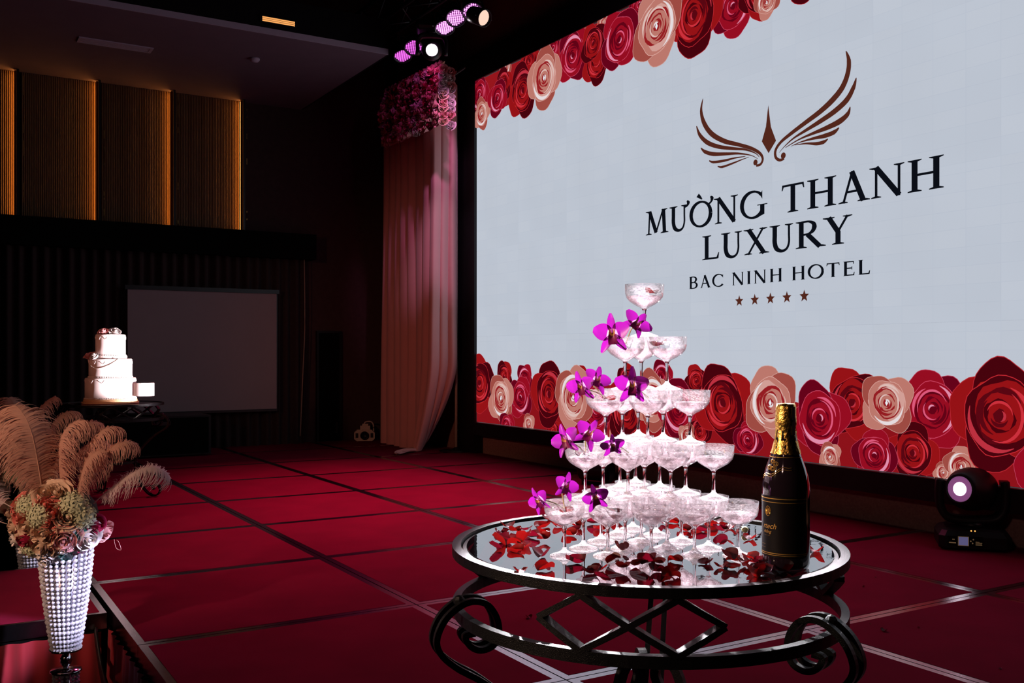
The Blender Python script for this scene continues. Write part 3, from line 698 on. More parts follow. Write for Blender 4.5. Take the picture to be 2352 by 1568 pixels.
# ------------------------------------------------------------------ pink drape, garland, stand
DY = 5.12
xl = onY(884, 600, DY + .05).x; xr = onY(1055, 600, DY).x
ztl = 3.95; xm = onY(1000, 600, DY).x; xe = onY(1050, 600, DY + .30).x
dr = thing('stage_drape', 'tall pink chiffon drape left of the screen, its hem trailing on the stage', 'curtain')
dm = MB(); NP = 10; prr = random.Random(3); amp = [prr.uniform(.03, .085) for _ in range(NP + 1)]; frq = [prr.uniform(.7, 1.3) for _ in range(NP)]
cum = [0]
for f_ in frq: cum.append(cum[-1] + f_)
def dphase(u):
    s = u * cum[-1]
    for k in range(NP):
        if s <= cum[k + 1]: return k + (s - cum[k]) / frq[k]
    return NP
def drape(u, v):
    # v 0 top, 1 bottom; u 0 left, 1 right
    s = dphase(u); k = min(NP - 1, int(s)); a_ = amp[k] * (1 - (s - k)) + amp[k + 1] * (s - k)
    z = ztl + (4.5 - ztl) * (0.15 * u) + .0
    ztop_ = 4.20 + .10 * u
    x = xl + (xm - xl) * u / .74 if u < .74 else xm + (xe - xm) * (u - .74) / .26
    F = a_ * 1.8 * abs(math.sin(PI * s)) ** .65 * (.7 + .4 * v); wt = min(1, max(0, (u - .70) / .08))
    y = DY - F * (1 - .7 * wt) + .06 * (1 - u) + .30 * max(0, u - .74) / .26; x += F * wt * .55
    z = ztop_ * (1 - v)
    if v > .75:                                     # right side gathers and trails to the left on the floor
        q = (v - .75) / .25; pull = max(0, u - .55) / .45
        x -= pull * q ** 1.6 * .60; y -= pull * q ** 1.5 * .16
    x += .02 * math.sin(5 * v + u * 9)
    return (x, y, max(.012, z))
dm.grid(drape, 190, 34)
build('drape_cloth', dm, M['pinkdrape'], dr, True)
tr = MB(); tipp = onZ(918, 1046, .01)
rp = Vector(drape(.98, .93)); lp = Vector(drape(.55, 1))
def train(u, v):
    A = Vector(drape(.55 + .43 * u, 1.0)); Bp = Vector((tipp.x, tipp.y, .012)) + Vector((.02, -.05, 0)) * u
    p_ = A.lerp(Bp, v); wav = .018 * math.sin(u * 26 + v * 3) * (1 - v * .6) + .02; p_.z = max(.012, .012 + wav * (1 if v > 0 else 0)); p_.y -= .16 * math.sin(PI * v) * u; return tuple(p_)
tr.grid(train, 40, 10); build('hem_train', tr, M['pinkdrape'], dr, True)
build('top_rail', MB().tube([(xl - .03, DY + .10, 4.18), (xr + .05, DY + .04, 4.31)], .016, 8), M['blackmetal'], dr, True)
# garland panel
ga = onY(886, 222, DY - .14); gb = onY(1018, 156, DY - .14); gc_ = onY(1016, 292, DY - .14); gd = onY(886, 340, DY - .14)
gp = thing('flower_garland', 'board of pink and cream roses fixed over the top of the pink drape', 'garland', (0, 0, 0))
bk = MB().box((ga.x, DY - .14, gd.z + .02), (gb.x, DY - .10, min(ga.z, gb.z) - .02))
build('backing_board', bk, M['pinkdrape'], gp)
nrow = 9; ncol = 14; grr = random.Random(9)
for j in range(nrow):
    for i in range(ncol):
        u = (i + .5 + grr.uniform(-.35, .35)) / ncol; v = (j + .5 + grr.uniform(-.3, .3)) / nrow
        tp = ga.z + (gb.z - ga.z) * u; bt = gd.z + (gc_.z - gd.z) * u
        x = ga.x + (gb.x - ga.x) * u; z = bt + (tp - bt) * v
        kind = grr.choices(('cream', 'palepink', 'white', 'crimson'), (5, 4, 2, 3))[0]
        if j <= 1 and i < 4 and grr.random() < .6: kind = 'crimson'
        link('rose', RML[kind], gp, (x, DY - .15 - grr.uniform(0, .04), z), orient((grr.uniform(-.5, .5), -1, grr.uniform(-.3, .7)), grr.uniform(0, 6)), grr.uniform(.105, .14))
for j in range(9):                                   # right return of the panel, and a top row
    z = gc_.z + (gb.z - gc_.z) * (j + .3) / 9
    for k in range(2): link('rose', RML[grr.choice(('white', 'palepink', 'cream'))], gp, (gb.x + .03, DY - .15 + k * .09, z + grr.uniform(-.02, .02)), orient((1, -.7, .3), grr.uniform(0, 6)), .12)
for i in range(16):
    u = (i + .5) / 16; link('rose', RML[grr.choice(('palepink', 'crimson', 'cream'))], gp, (ga.x + (gb.x - ga.x) * u, DY - .13, ga.z + (gb.z - ga.z) * u + .03), orient((grr.uniform(-.4, .4), -.6, 1), grr.uniform(0, 6)), .11)
# drape stand
sp = onZ(1048, 1036, 0)
ds = thing('drape_stand', 'thin metal drape stand on a round base right of the pink drape', 'stand', (sp.x, sp.y, .001))
build('pole', MB().tube([(0, 0, .01), (0, 0, 4.25)], .017, 10), M['greybody'], ds, True)
build('base_plate', MB().lathe([(.20, 0), (.20, .01), (.06, .02), (.02, .05)], 24), M['blackmetal'], ds, True)
# ------------------------------------------------------------------ truss and lamps
trs = thing('lighting_truss', 'black lighting truss hanging above the stage along the screen', 'truss', (0, TR_Y, 0))
tz = 4.72; tx0, tx1 = -10.6, -1.0
tb = MB()
for (dy, dz_) in ((-.14, 0), (.14, 0), (-.14, .28), (.14, .28)): build('chord', MB().tube([(tx0, dy, tz + dz_), (tx1, dy, tz + dz_)], .022, 8), M['blackmetal'], trs, True)
nn = 28
for k in range(nn):
    x0 = tx0 + (tx1 - tx0) * k / nn; x1 = tx0 + (tx1 - tx0) * (k + 1) / nn; s = k % 2
    tb.tube([(x0, -.14, tz + .28 * s), (x1, -.14, tz + .28 * (1 - s))], .010, 5); tb.tube([(x0, .14, tz + .28 * s), (x1, .14, tz + .28 * (1 - s))], .010, 5)
    tb.tube([(x0, -.14 + .28 * s, tz), (x1, .14 - .28 * s, tz)], .010, 5)
build('lacing', tb, M['blackmetal'], trs, True)['kind'] = 'stuff'
build('hanger', MB().tube([(tx0 + 1, 0, tz + .28), (tx0 + 1, 0, 6.6)], .01, 6).tube([(-3, 0, tz + .28), (-3, 0, 6.6)], .01, 6), M['blackmetal'], trs, True)
def par_mesh():
    b = MB(); b.lathe([(.04, .20), (.085, .14), (.095, .02), (.10, 0), (.092, 0), (.090, .015), (.001, .017)], 22)
    led_ = MB()
    for i in range(-4, 5):
        for j in range(-4, 5):
            if i * i + j * j <= 17: led_.ball((i * .0185, j * .0185, .008), .0075, 8, 5)
    y = MB(); y.sweep([(-.115, 0, .02), (-.115, 0, .20), (.115, 0, .20), (.115, 0, .02)], [(-.012, -.003), (.012, -.003), (.012, .003), (-.012, .003)], up=Vector((0, 1, 0)))
    return b.mesh('housing', M['blackmetal'], True), led_.mesh('led_cluster', M['ledpink'], True), y.mesh('yoke', M['blackmetal'])
pb, pl, py_ = par_mesh()
plm = pl.copy(); plm.materials[0] = M['ledm']
plabels = ['lowest pink stage lamp, far left end of the truss', 'second pink stage lamp from the left, beside the white beam', 'pink stage lamp just right of the white beam', 'large pink stage lamp, fourth along the truss', 'topmost pink stage lamp beside the small warm spotlight']
aims = [(-6.5, -1.2, -4.6), (-6.0, -1.0, -5.0), (-5.6, -1.2, -5.0), (-7.8, -2.5, -3.2), (-7.0, -2.2, -4.2)]
for i, p in enumerate(PARS):
    d = (EYE - p).normalized(); aim = (d * 1.0 + Vector((-.10 + .05 * i, .15, -1.3 if i in (0, 2) else -.8))).normalized()
    o = thing('stage_lamp', plabels[i], 'stage light', p, orient(-aim), 'pink stage lamps on the truss')
    link('housing', pb, o); link('led_cluster', pl if i > 1 else plm, o); link('yoke', py_, o)
    hk = MB().tube([(0, 0, .20), (0, 0, .2 + .0)], .01, 6)
    build('clamp', MB().box((-.02, -.02, .2), (.02, .02, .26)), M['blackmetal'], o)
p = onY(1114, 42, TR_Y); aim = ((EYE - p).normalized() + Vector((.9, .9, -.5))).normalized()
o = thing('spotlight', 'small warm can spotlight at the right end of the lamp row', 'stage light', p, orient(-aim))
build('housing', MB().lathe([(.05, .22), (.075, .18), (.08, .0), (.074, 0), (.070, .03)], 20), M['blackmetal'], o, True)
build('lens', MB().lathe([(.07, .03), (.04, .02), (.001, .016)], 20), M['lens_dim'], o, True)
build('yoke', MB().sweep([(-.095, 0, .02), (-.095, 0, .22), (.095, 0, .22), (.095, 0, .02)], [(-.01, -.003), (.01, -.003), (.01, .003), (-.01, .003)], up=Vector((0, 1, 0))), M['blackmetal'], o)

def moving_head(loc, rotz, headdir, label, lensmat, hang=False, group='moving head lights'):
    """base with control panel, U-shaped yoke and a rounded head"""
    o = thing('moving_head_light', label, 'stage light', loc, (PI if hang else 0, 0, rotz), group)
    b = MB(); b.add([(x * s, y * s2, z) for z, s, s2 in ((0.012, 1, 1), (.02, 1.03, 1.04), (.085, 1.03, 1.04), (.115, .93, .90), (.125, .80, .76)) for x, y in ((-.19, -.13), (-.16, -.16), (.16, -.16), (.19, -.13), (.19, .13), (.16, .16), (-.16, .16), (-.19, .13))],
                    [(k * 8 + i, k * 8 + (i + 1) % 8, k * 8 + 8 + (i + 1) % 8, k * 8 + 8 + i) for k in range(4) for i in range(8)] + [tuple(reversed(range(8))), tuple(range(32, 40))])
    base = build('base', b, M['blackplastic'], o)
    for sx in (-.13, .13):
        for sy_ in (-.1, .1): build('rubber_foot', MB().lathe([(.018, 0), (.018, .013)], 8, T=Matrix.Translation((sx, sy_, 0))), M['void'], o)
    build('turntable', MB().lathe([(.075, .124), (.075, .150)], 20), M['blackmetal'], o, True)
    y = MB()
    path = catmull([(-.175, 0, .40), (-.18, 0, .32), (-.175, 0, .24), (-.14, 0, .18), (-.07, 0, .162), (.07, 0, .162), (.14, 0, .18), (.175, 0, .24), (.18, 0, .32), (.175, 0, .40)], 4)
    y.sweep(path, [(-.055, -.022), (.055, -.022), (.060, 0), (.055, .022), (-.055, .022), (-.060, 0)], up=lambda i, p_: (Vector((0, 0, .34)) - p_))
    build('yoke', y, M['blackplastic'], o, True)
    hq = orient(headdir); T = Matrix.Translation((0, 0, .345)) @ hq.to_matrix().to_4x4()
    h = MB().lathe([(.001, -.15), (.07, -.145), (.11, -.11), (.128, -.05), (.130, .02), (.120, .08), (.098, .13), (.085, .150), (.078, .150), (.074, .135)], 26, T=T)
    hd = build('head', h, M['blackplastic'], o, True)
    build('lens', MB().lathe([(.072, .140), (.03, .145), (.001, .146)] if hang else [(.040, .140), (.025, .143), (.001, .144)], 24, T=T), lensmat, hd, True)
    build('lens_ring', MB().lathe([(.078, .134), (.072, .141), (.062, .137), (.040, .139)], 24, T=T, caps=False), M['ringm'], hd, True)
    for s_ in (-1, 1): build('pivot_cap', MB().lathe([(.045, 0), (.045, .016), (.035, .022)], 14, T=Matrix.Translation((.155 * s_, 0, .345)) @ Matrix.Rotation(PI / 2 * s_, 4, 'Y')), M['blackmetal'], o, True)
    return o, base
M['ringm'] = mat('violet_lens_glass', (.35, .14, .33), .25, .3, emit=(.55, .18, .50), estr=.35)
# right floor moving head: panel faces the camera
to_cam = (EYE - FHEAD); rz = math.atan2(to_cam.y, to_cam.x) + PI / 2 + .12
loc_aim = Matrix.Rotation(-rz, 3, 'Z') @ (Vector((CAKE.x, CAKE.y, .9)) - Vector((FHEAD.x, FHEAD.y, .345)))
toc = Matrix.Rotation(-rz, 3, 'Z') @ to_cam.normalized()
mh, base = moving_head(FHEAD + Vector((0, 0, .0)), rz, (Vector((toc.x - .55, toc.y, .10))), 'large black moving head light on the stage floor at the far right', M['lens'])
pn = MB().box((-.15, -.169, .030), (.04, -.1665, .088)); build('control_panel', pn, M['label'], base)
build('display', MB().box((-.090, -.1715, .036), (-.040, -.169, .084)), M['lcd'], base)
bz = MB()
for (x0, x1, z0, z1) in ((-.094, -.036, .084, .087), (-.094, -.036, .033, .036), (-.094, -.090, .036, .084), (-.040, -.036, .036, .084), (-.142, -.105, .045, .052), (-.125, -.112, .066, .070), (-.0, .035, .040, .0425), (0, .033, .046, .0485), (0, .035, .052, .0545), (0, .02, .058, .0605)):
    bz.box((x0, -.172, z0), (x1, -.1690, z1))
build('panel_markings', bz, M['glowprint'], base)
for (x, z) in ((-.012, .072), (-.026, .062), (-.016, .050)): build('button', MB().lathe([(.004, 0), (.004, .004)], 8, T=Matrix.Translation((x, -.169, z)) @ Matrix.Rotation(PI / 2, 4, 'X')), M['glowprint'], base)
for x in (-.02, .0): build('indicator', MB().ball((x, -.142, .117), .005, 6, 4), M['amber'], base)
# hanging moving head, lit white, pointing at the glass tower
hl_ = HEAD + Vector((0, 0, .345 * .8))
aimv = (EYE - HEAD).normalized()
rz2 = math.atan2(aimv.y, aimv.x) + PI / 2
ld = Matrix.Rotation(PI, 3, 'X') @ (Matrix.Rotation(-rz2, 3, 'Z') @ aimv)
mh2, _b = moving_head(hl_, rz2, ld, 'white moving head beam hanging below the truss above the drape', M['lens_hot'], True)
mh2.scale = (.8, .8, .8)
# small silver floor lamp by the back wall
p = onZ(837, 1012, 0); fl_ = thing('floor_lamp', 'small silver floor lamp with a carrying handle left of the drape foot', 'stage light', (p.x, p.y, .001), (0, 0, math.atan2(-p.y, -p.x) + PI / 2))
oct_ = [(-.135, .03), (-.10, .0), (.10, 0), (.135, .03), (.135, .11), (.09, .15), (-.09, .15), (-.135, .11)]
hb = MB(); hb.add([(x, y, z) for y in (-.06, .10) for x, z in oct_], [tuple(range(8)), tuple(reversed(range(8, 16)))] + [(i, i + 8, (i + 1) % 8 + 8, (i + 1) % 8) for i in range(8)])
build('housing', hb, M['greybody'], fl_)
build('lens_bezel', MB().lathe([(.055, 0), (.055, .03), (.042, .03), (.040, .008), (.001, .01)], 20, T=Matrix.Translation((0, -.06, .075)) @ Matrix.Rotation(PI / 2, 4, 'X')), M['blackplastic'], fl_, True)
build('side_window', MB().box((-.115, -.064, .045), (-.080, -.060, .105)), M['blackplastic'], fl_); build('side_window', MB().box((.080, -.064, .045), (.115, -.060, .105)), M['blackplastic'], fl_)
build('top_housing', MB().box((-.055, -.04, .15), (.075, .08, .20)).box((-.03, -.03, .20), (.05, .06, .225)), M['greybody'], fl_)
build('handle', MB().tube(catmull([(.0, 0, .225), (.02, 0, .25), (.09, 0, .25), (.12, 0, .20), (.12, 0, .12)], 5), .010, 8), M['greybody'], fl_, True)
# low black lamp on the floor behind the glass tower
p = onZ(1367, 1112, 0); bl = thing('black_floor_lamp', 'low black lamp lying on the floor behind the glass tower', 'stage light', (p.x, p.y, .001), (0, 0, .5))
build('housing', MB().lathe([(.06, -.15), (.085, -.13), (.09, .10), (.10, .15), (.09, .15), (.08, .10)], 18, T=Matrix.Translation((0, 0, .12)) @ Matrix.Rotation(PI / 2, 4, 'Y')), M['blackplastic'], bl, True)
build('bracket', MB().sweep([(-.12, 0, .12), (-.12, 0, .006), (.12, 0, .006), (.12, 0, .12)], [(-.02, -.004), (.02, -.004), (.02, .004), (-.02, .004)], up=Vector((0, 1, 0))), M['blackmetal'], bl)
# black speaker cabinet behind the cake table
p = onZ(338, 1034, 0)
scb = thing('speaker_cabinet', 'large black speaker cabinet on the stage behind the cake table', 'speaker', (max(p.x - .35, WX + .75), p.y, .001), (0, 0, 0))
hh_ = .42; build('cabinet', MB().box((-.32, -.55, .02), (.32, .50, .46)), M['blackplastic'], scb)
build('grille', MB().box((.32, -.52, .04), (.335, .47, .44)), M['void'], scb)
build('handle', MB().box((.335, -.1, .36), (.35, .05, .40)), M['blackmetal'], scb)

# ------------------------------------------------------------------ tables
TZ = .76; TR = .406
def ringpath(r, z, n=72): return [(r * math.cos(2 * PI * i / n), r * math.sin(2 * PI * i / n), z) for i in range(n)]
def rect(w_, h): return [(-w_ / 2, -h / 2), (w_ / 2, -h / 2), (w_ / 2, h / 2), (-w_ / 2, h / 2)]
def make_table(label, loc, rz):
    o = thing('display_table', label, 'table', loc, (0, 0, rz), 'round wrought iron tables')
    build('top_ring', MB().sweep(ringpath(TR - .009, TZ - .0095), rect(.018, .019), closed=True), M['iron'], o)
    build('inner_ring', MB().sweep(ringpath(TR - .026, TZ - .013), rect(.008, .012), closed=True), M['iron'], o)
    build('glass_top', MB().lathe([(TR - .0305, TZ - .012), (TR - .0305, TZ - .004), (.0005, TZ - .004)], 96, caps=False), M['tableglass'], o)
    build('lower_ring', MB().sweep(ringpath(TR - .009, TZ - .127), rect(.016, .022), closed=True), M['iron'], o)
    leg0 = 0
    prof = [(.387, .607), (.408, .603), (.398, .583), (.376, .573), (.350, .580), (.338, .603), (.343, .636), (.366, .664), (.405, .668), (.446, .642), (.466, .603), (.458, .572), (.425, .542), (.365, .505), (.29, .44), (.225, .36), (.20, .28), (.215, .18), (.26, .08), (.315, .022), (.365, .012), (.398, .045), (.39, .085), (.36, .098), (.338, .078), (.352, .06)]
    for k in range(3):
        a = k * 2 * PI / 3; ur = Vector((math.cos(a), math.sin(a), 0)); ut = Vector((-math.sin(a), math.cos(a), 0))
        lm = MB()
        for sgn in (-1, 1):
            path = [ur * r + ut * (.0175 * sgn) + Vector((0, 0, z)) for r, z in [(q.x * .975, q.y) for q in catmull([(r, z, 0) for r, z in prof], 5)]]
            lm.sweep(path, rect(.012, .012), up=lambda i, p_, ut=ut: ut)
        for (r, z) in ((.405, .668), (.20, .28), (.315, .024)): lm.ball(ur * r + Vector((0, 0, z)), .012, 8, 5)
        build('leg', lm, M['iron'], o)
        # diamonds between the legs, on the rim cylinder
        am = a + PI / 3; zt, zb = TZ - .021, TZ - .117; zm = (zt + zb) / 2; da = math.radians(11.9); rr_ = TR - .012
        def cp(ang, z): return Vector((rr_ * math.cos(am + ang), rr_ * math.sin(am + ang), z))
        for s_ in (-1, 1):
            dmb = MB()
            cyc = [(0, zm), (s_ * da, zt), (s_ * 2 * da, zm), (s_ * da, zb)]
            for q_ in range(4):
                A, B = cyc[q_], cyc[(q_ + 1) % 4]; pts = [cp(A[0] + (B[0] - A[0]) * t_ / 4, A[1] + (B[1] - A[1]) * t_ / 4) for t_ in range(5)]
                dmb.sweep(pts, [(-.0055, -.011), (.0055, -.011), (.0055, .011), (-.0055, .011)], up=lambda i, p_: Vector((p_.x, p_.y, 0)).normalized())
            build('diamond', dmb, M['iron'], o)
    wm = MB()
    for k in range(3):
        a = k * 2 * PI / 3 + .3; ur = Vector((math.cos(a), math.sin(a), 0))
        wm.sweep([ur * r + Vector((0, 0, z)) for r, z in [(q.x, q.y) for q in catmull([(.16, .30, 0), (.10, .40, 0), (.065, .50, 0), (.035, .515, 0), (.02, .49, 0), (.03, .46, 0)], 5)]], rect(.018, .018), up=Vector((-math.sin(a), math.cos(a), 0)))
    wm.sweep(ringpath(.19, .285, 32), rect(.012, .018), closed=True)
    build('centre_scroll', wm, M['iron'], o)
    return o
TC = cam2(.281, 2.06, 0)
azR = math.radians(48); vR = RT * math.sin(azR) - FW * math.cos(azR)
tab = make_table('round glass topped iron table in the foreground holding the glass tower', TC, math.atan2(vR.y, vR.x))
az2 = math.radians(95); v2 = RT * math.sin(az2) - FW * math.cos(az2)
tab2 = copytree(tab); tab2.location = (CAKE.x, CAKE.y, 0); tab2.rotation_euler = (0, 0, math.atan2(v2.y, v2.x))
tab2['label'] = 'round black iron table far back left carrying the white cake'

# ------------------------------------------------------------------ cake
CZ = TZ
ckd = (EYE - CAKE); ckz = math.atan2(ckd.y, ckd.x)
ck = thing('tiered_cake', 'white three tier wedding cake with pearl swag and open side door', 'cake', (CAKE.x, CAKE.y, CZ), (0, 0, ckz))
tiers = [(.192, .035, .168), (.163, .205, .150), (.113, .378, .172)]
build('cake_board', MB().lathe([(.215, 0), (.215, .012)], 48), M['cakegold'], ck)
build('base_ribbon', MB().lathe([(.206, .012), (.200, .034), (.190, .036)], 48), M['cakegold'], ck, True)
for (r, z, h_) in tiers:
    build('tier', MB().lathe([(r, z), (r, z + h_ * .5), (r, z + h_ - .010), (r, z + h_ - .008), (r - .003, z + h_ - .002), (r - .010, z + h_), (r - .012, z + h_), (.001, z + h_)], 72), M['cake'], ck, True)
    bd = MB(); n = int(2 * PI * r / .0125)
    for k in range(n): bd.ball(((r + .002) * math.cos(2 * PI * k / n), (r + .002) * math.sin(2 * PI * k / n), z + .004), .0058, 6, 4)
    build('pearl_border', bd, M['pearl'], ck, True)['kind'] = 'stuff'
build('tier_board', MB().lathe([(.124, .358), (.124, .378)], 40), M['cake'], ck)
swg = MB(); n = 46
for k in range(n):
    t_ = k / (n - 1); a = -1.35 + t_ * 1.7; z = .355 - .085 * math.sin(PI * t_) ** .8 * (1.15 - .5 * t_) ; r = .169
    swg.ball((r * math.cos(a), r * math.sin(a), z), .0052, 6, 4)
build('pearl_swag', swg, M['pearl'], ck, True)
fil = MB()
for (r, z) in ((.193, .185), (.164, .335), (.114, .53)):
    for k in range(7):
        a = -1.5 + k * .5
        fil.tube(catmull([(r * math.cos(a + q * .09), r * math.sin(a + q * .09), z - .012 * (1 - (q - 1.5) ** 2 / 2.25) - (.010 if q == 2 else 0)) for q in range(4)], 4), .0022, 5)
build('piped_scrolls', fil, M['cake'], ck, True)
dra = 1.28
drm = MB(); Td = Matrix.Translation((.192 * math.cos(dra), .192 * math.sin(dra), .055)) @ Matrix.Rotation(dra - 1.5, 4, 'Z')
for (r0, r1) in ((.085, .078),):
    drm.lathe([(.085, 0), (.085, .105), (.076, .105), (.076, 0), (.085, 0)], 14, T=Td @ Matrix.Translation((0, .067, 0)), caps=False, a0=-1.0, a1=1.35)
dd = build('side_door', drm, M['cake'], ck, False)
build('hinge', MB().box((.180 * math.cos(dra) + .012, .180 * math.sin(dra) + .0, .075), (.180 * math.cos(dra) + .022, .180 * math.sin(dra) + .012, .090)).box((.180 * math.cos(dra) + .012, .180 * math.sin(dra), .130), (.180 * math.cos(dra) + .022, .180 * math.sin(dra) + .012, .145)), M['goldprint'], dd)
for (x, y, z, s, m_) in ((.02, -.045, .548, .050, 'palepink'), (.02, .03, .548, .054, 'white'), (-.03, -.01, .55, .045, 'palepink')): link('sugar_rose', RM[m_], ck, (x, y, z), orient((.6, y * 6, .8), x * 9), s * 1.7)
for (x, y, z, s, m_) in ((.05, -.150, .358, .050, 'palepink'), (.09, -.105, .358, .050, 'white'), (.02, -.128, .37, .042, 'palepink')): link('sugar_rose', RM[m_], ck, (x, y, z), orient((.5, -.6, .9), y * 40), s * 1.6)

# ------------------------------------------------------------------ coupe glasses
GH = .1085; GR = .0405
def coupe():
    b = MB()
    outer = [(.0045, .056), (.009, .0605), (.019, .0655), (.030, .0725), (.0375, .081), (.0402, .090), (.0408, .1085)]
    inner = [(.0400, .1085), (.0394, .090), (.0366, .0818), (.029, .0738), (.018, .0675), (.008, .0632), (.0006, .0622)]
    b.lathe(outer + inner, 32, caps=False)
    st = MB().lathe([(.0040, .016), (.0032, .022), (.0030, .040), (.0034, .052), (.0052, .0575), (.0006, .060)], 14, caps=False)
    ft = MB().lathe([(.0006, 0), (.0290, 0), (.0296, .0012), (.027, .0030), (.018, .0058), (.009, .0098), (.0045, .0145), (.0040, .0168)], 32, caps=False)
    dk = MB().lathe([(.0006, .0632), (.0078, .0642), (.0176, .0684), (.0286, .0746), (.0352, .0816), (.0368, .0838), (.0366, .0840), (.0006, .0840)], 28, caps=False)
    return b.mesh('bowl', M['bowl'], True), st.mesh('stem', M['stemg'], True), ft.mesh('foot', M['foot'], True), dk.mesh('champagne', M['drink'], True)
gb_, gs_, gf_, gd_ = coupe()
SP = .0854; RW = SP * .866; D0 = 1.936; CR = .2745
ordn = ['first', 'second', 'third', 'fourth', 'fifth']
rown = ['front row', 'second row', 'third row', 'fourth row', 'back row']
tiern = ['bottom tier', 'second tier up', 'middle tier', 'tier below the top']
GL = {}
proto = None
for lev in range(5):
    n = 5 - lev; d_front = D0 + lev * RW / 3
    for row in range(n):
        cnt = n - row
        for k in range(cnt):
            right = CR + (k - (cnt - 1) / 2) * SP; pos = cam2(right, d_front + row * RW, TZ - .004 + lev * GH)
            rn = 'front row' if row == 0 else ('back corner' if cnt == 1 else rown[row])
            if lev == 4: lab = 'single champagne coupe crowning the glass tower'
            elif cnt == 1: lab = f'champagne coupe at the back corner of the {tiern[lev]} of the glass tower'
            else:
                wch = 'leftmost' if k == 0 else ('rightmost' if k == cnt - 1 else ordn[k] + ' from left')
                lab = f'champagne coupe, {wch} in the {rn} of the {tiern[lev]}'
            g = thing('coupe_glass', lab, 'glass', pos, (0, 0, R.uniform(0, 6)), 'champagne coupes of the tower')
            link('bowl', gb_, g); link('stem', gs_, g); link('foot', gf_, g); link('champagne', gd_, g)
            GL[(lev, row, k)] = pos

# ------------------------------------------------------------------ bottle
BP = onZ(1805, 1301, TZ - .004)
bt = thing('champagne_bottle', 'dark champagne bottle with gold foil neck standing right of the glass tower', 'bottle', BP, (0, 0, math.atan2(-FW.y, -FW.x)))
prof = [(.001, .006), (.028, .004), (.036, .0), (.0415, .003), (.0433, .010), (.0433, .146), (.0425, .158), (.040, .172), (.0355, .188), (.0300, .203), (.0255, .216), (.0215, .232), (.0190, .250), (.0175, .266), (.0165, .285), (.0160, .300), (.001, .301)]
build('bottle_body', MB().lathe(prof, 48, caps=False), M['bottle'], bt, True)
fo = MB(); fpr = [(.0276, .2125), (.0238, .225), (.0205, .240), (.0190, .254), (.0184, .262), (.0196, .267), (.0198, .275), (.0186, .282), (.0184, .298), (.0168, .305), (.001, .3065)]
frr = random.Random(4); vs = []
for (r, z) in fpr:
    for i in range(40):
        a = 2 * PI * i / 40; q = 1 + .035 * math.sin(9 * a + z * 90) * (1 if z < .26 else .5) + .02 * math.sin(17 * a + z * 300)
        vs.append((r * q * math.cos(a), r * q * math.sin(a), z))
fo.add(vs, [(j * 40 + i, j * 40 + (i + 1) % 40, (j + 1) * 40 + (i + 1) % 40, (j + 1) * 40 + i) for j in range(len(fpr) - 1) for i in range(40)])
build('foil_cap', fo, M['gold'], bt, True)
az = lambda deg: math.radians(deg)      # angle about the bottle; negative = camera left, 0 = facing the camera
def band(z0, z1, a0, a1, r, name, m_, prt, off=.0004):
    mb = MB(); mb.lathe([(r + off, z0), (r + off, z1)], 26, a0=az(a0), a1=az(a1), caps=False); return build(name, mb, m_, prt, True)
RB = .0433
lb = band(.024, .136, -118, 40, RB, 'label', M['label'], bt)
for (z0, z1) in ((.131, .1325), (.1245, .1255), (.0305, .0318), (.0275, .0285)): band(z0, z1, -118, 40, RB, 'gold_line', M['goldprint'], lb, .0009)
band(.2065, .2078, -120, 60, .0290, 'gold_line', M['goldprint'], lb, .0005)
ct = MB(); ct.lathe([(.0186, .2640), (.0190, .262)], 10)
stk = MB(); stk.lathe([(.0200, .238), (.0198, .266), (.0196, .300)], 5, a0=az(18), a1=az(42), caps=False); build('tax_sticker', stk, M['sticker'], bt)
# neck label scrolls
nl = MB()
def shoulder(z): 
    for (r0, z0), (r1, z1) in zip(prof, prof[1:]):
        if z0 <= z <= z1: return r0 + (r1 - r0) * (z - z0) / (z1 - z0)
    return .03
for off in (0, -.004):
    pts = []
    for i in range(26):
        t_ = i / 25; a = az(-95 + 95 * t_); z = .170 + .022 * t_ + .003 * math.sin(t_ * 11) + off; r = shoulder(z) + .0008; pts.append((r * math.cos(a), r * math.sin(a), z))
    nl.tube(pts, .0006, 4)
for (a_, z_) in ((-62, .199), (-48, .195), (-70, .188), (-55, .186)):
    for w_ in (1, .55):
        pts = [((shoulder(z_ + .004 * w_ * math.sin(q)) + .0008) * math.cos(az(a_ + 9 * w_ * math.cos(q))), (shoulder(z_ + .004 * w_ * math.sin(q)) + .0008) * math.sin(az(a_ + 9 * w_ * math.cos(q))), z_ + .004 * w_ * math.sin(q)) for q in [2 * PI * i / 12 for i in range(12)]]
        nl.tube(pts, .0006, 4, closed=True)
build('neck_ornament', nl, M['goldprint'], bt)
def bottle_text(s, size, a_start, z, shear=.35, name='label_text'):
    cu = bpy.data.curves.new('t', 'FONT'); cu.body = s; cu.size = size; cu.shear = shear; cu.resolution_u = 3
    to = bpy.data.objects.new('t', cu); C.objects.link(to)
    me = bpy.data.meshes.new_from_object(to.evaluated_get(bpy.context.evaluated_depsgraph_get())); bpy.data.objects.remove(to)
    for v in me.vertices:
        a = az(a_start) + v.co.x / RB; r = RB + .0010; v.co = Vector((r * math.cos(a), r * math.sin(a), z + v.co.y))
    me.materials.clear(); me.materials.append(M['goldprint']); return link(name, me, lb)
bpy.context.view_layer.update()
bottle_text('rtech', .0145, -80, .076); bottle_text('rkling', .0085, -78, .0675); bottle_text('- - - - - -', .004, -74, .062, 0)
bottle_text('-- - -- -', .0045, -88, .045, 0); bottle_text('- -- - --', .0045, -88, .039, 0)
crst = MB()
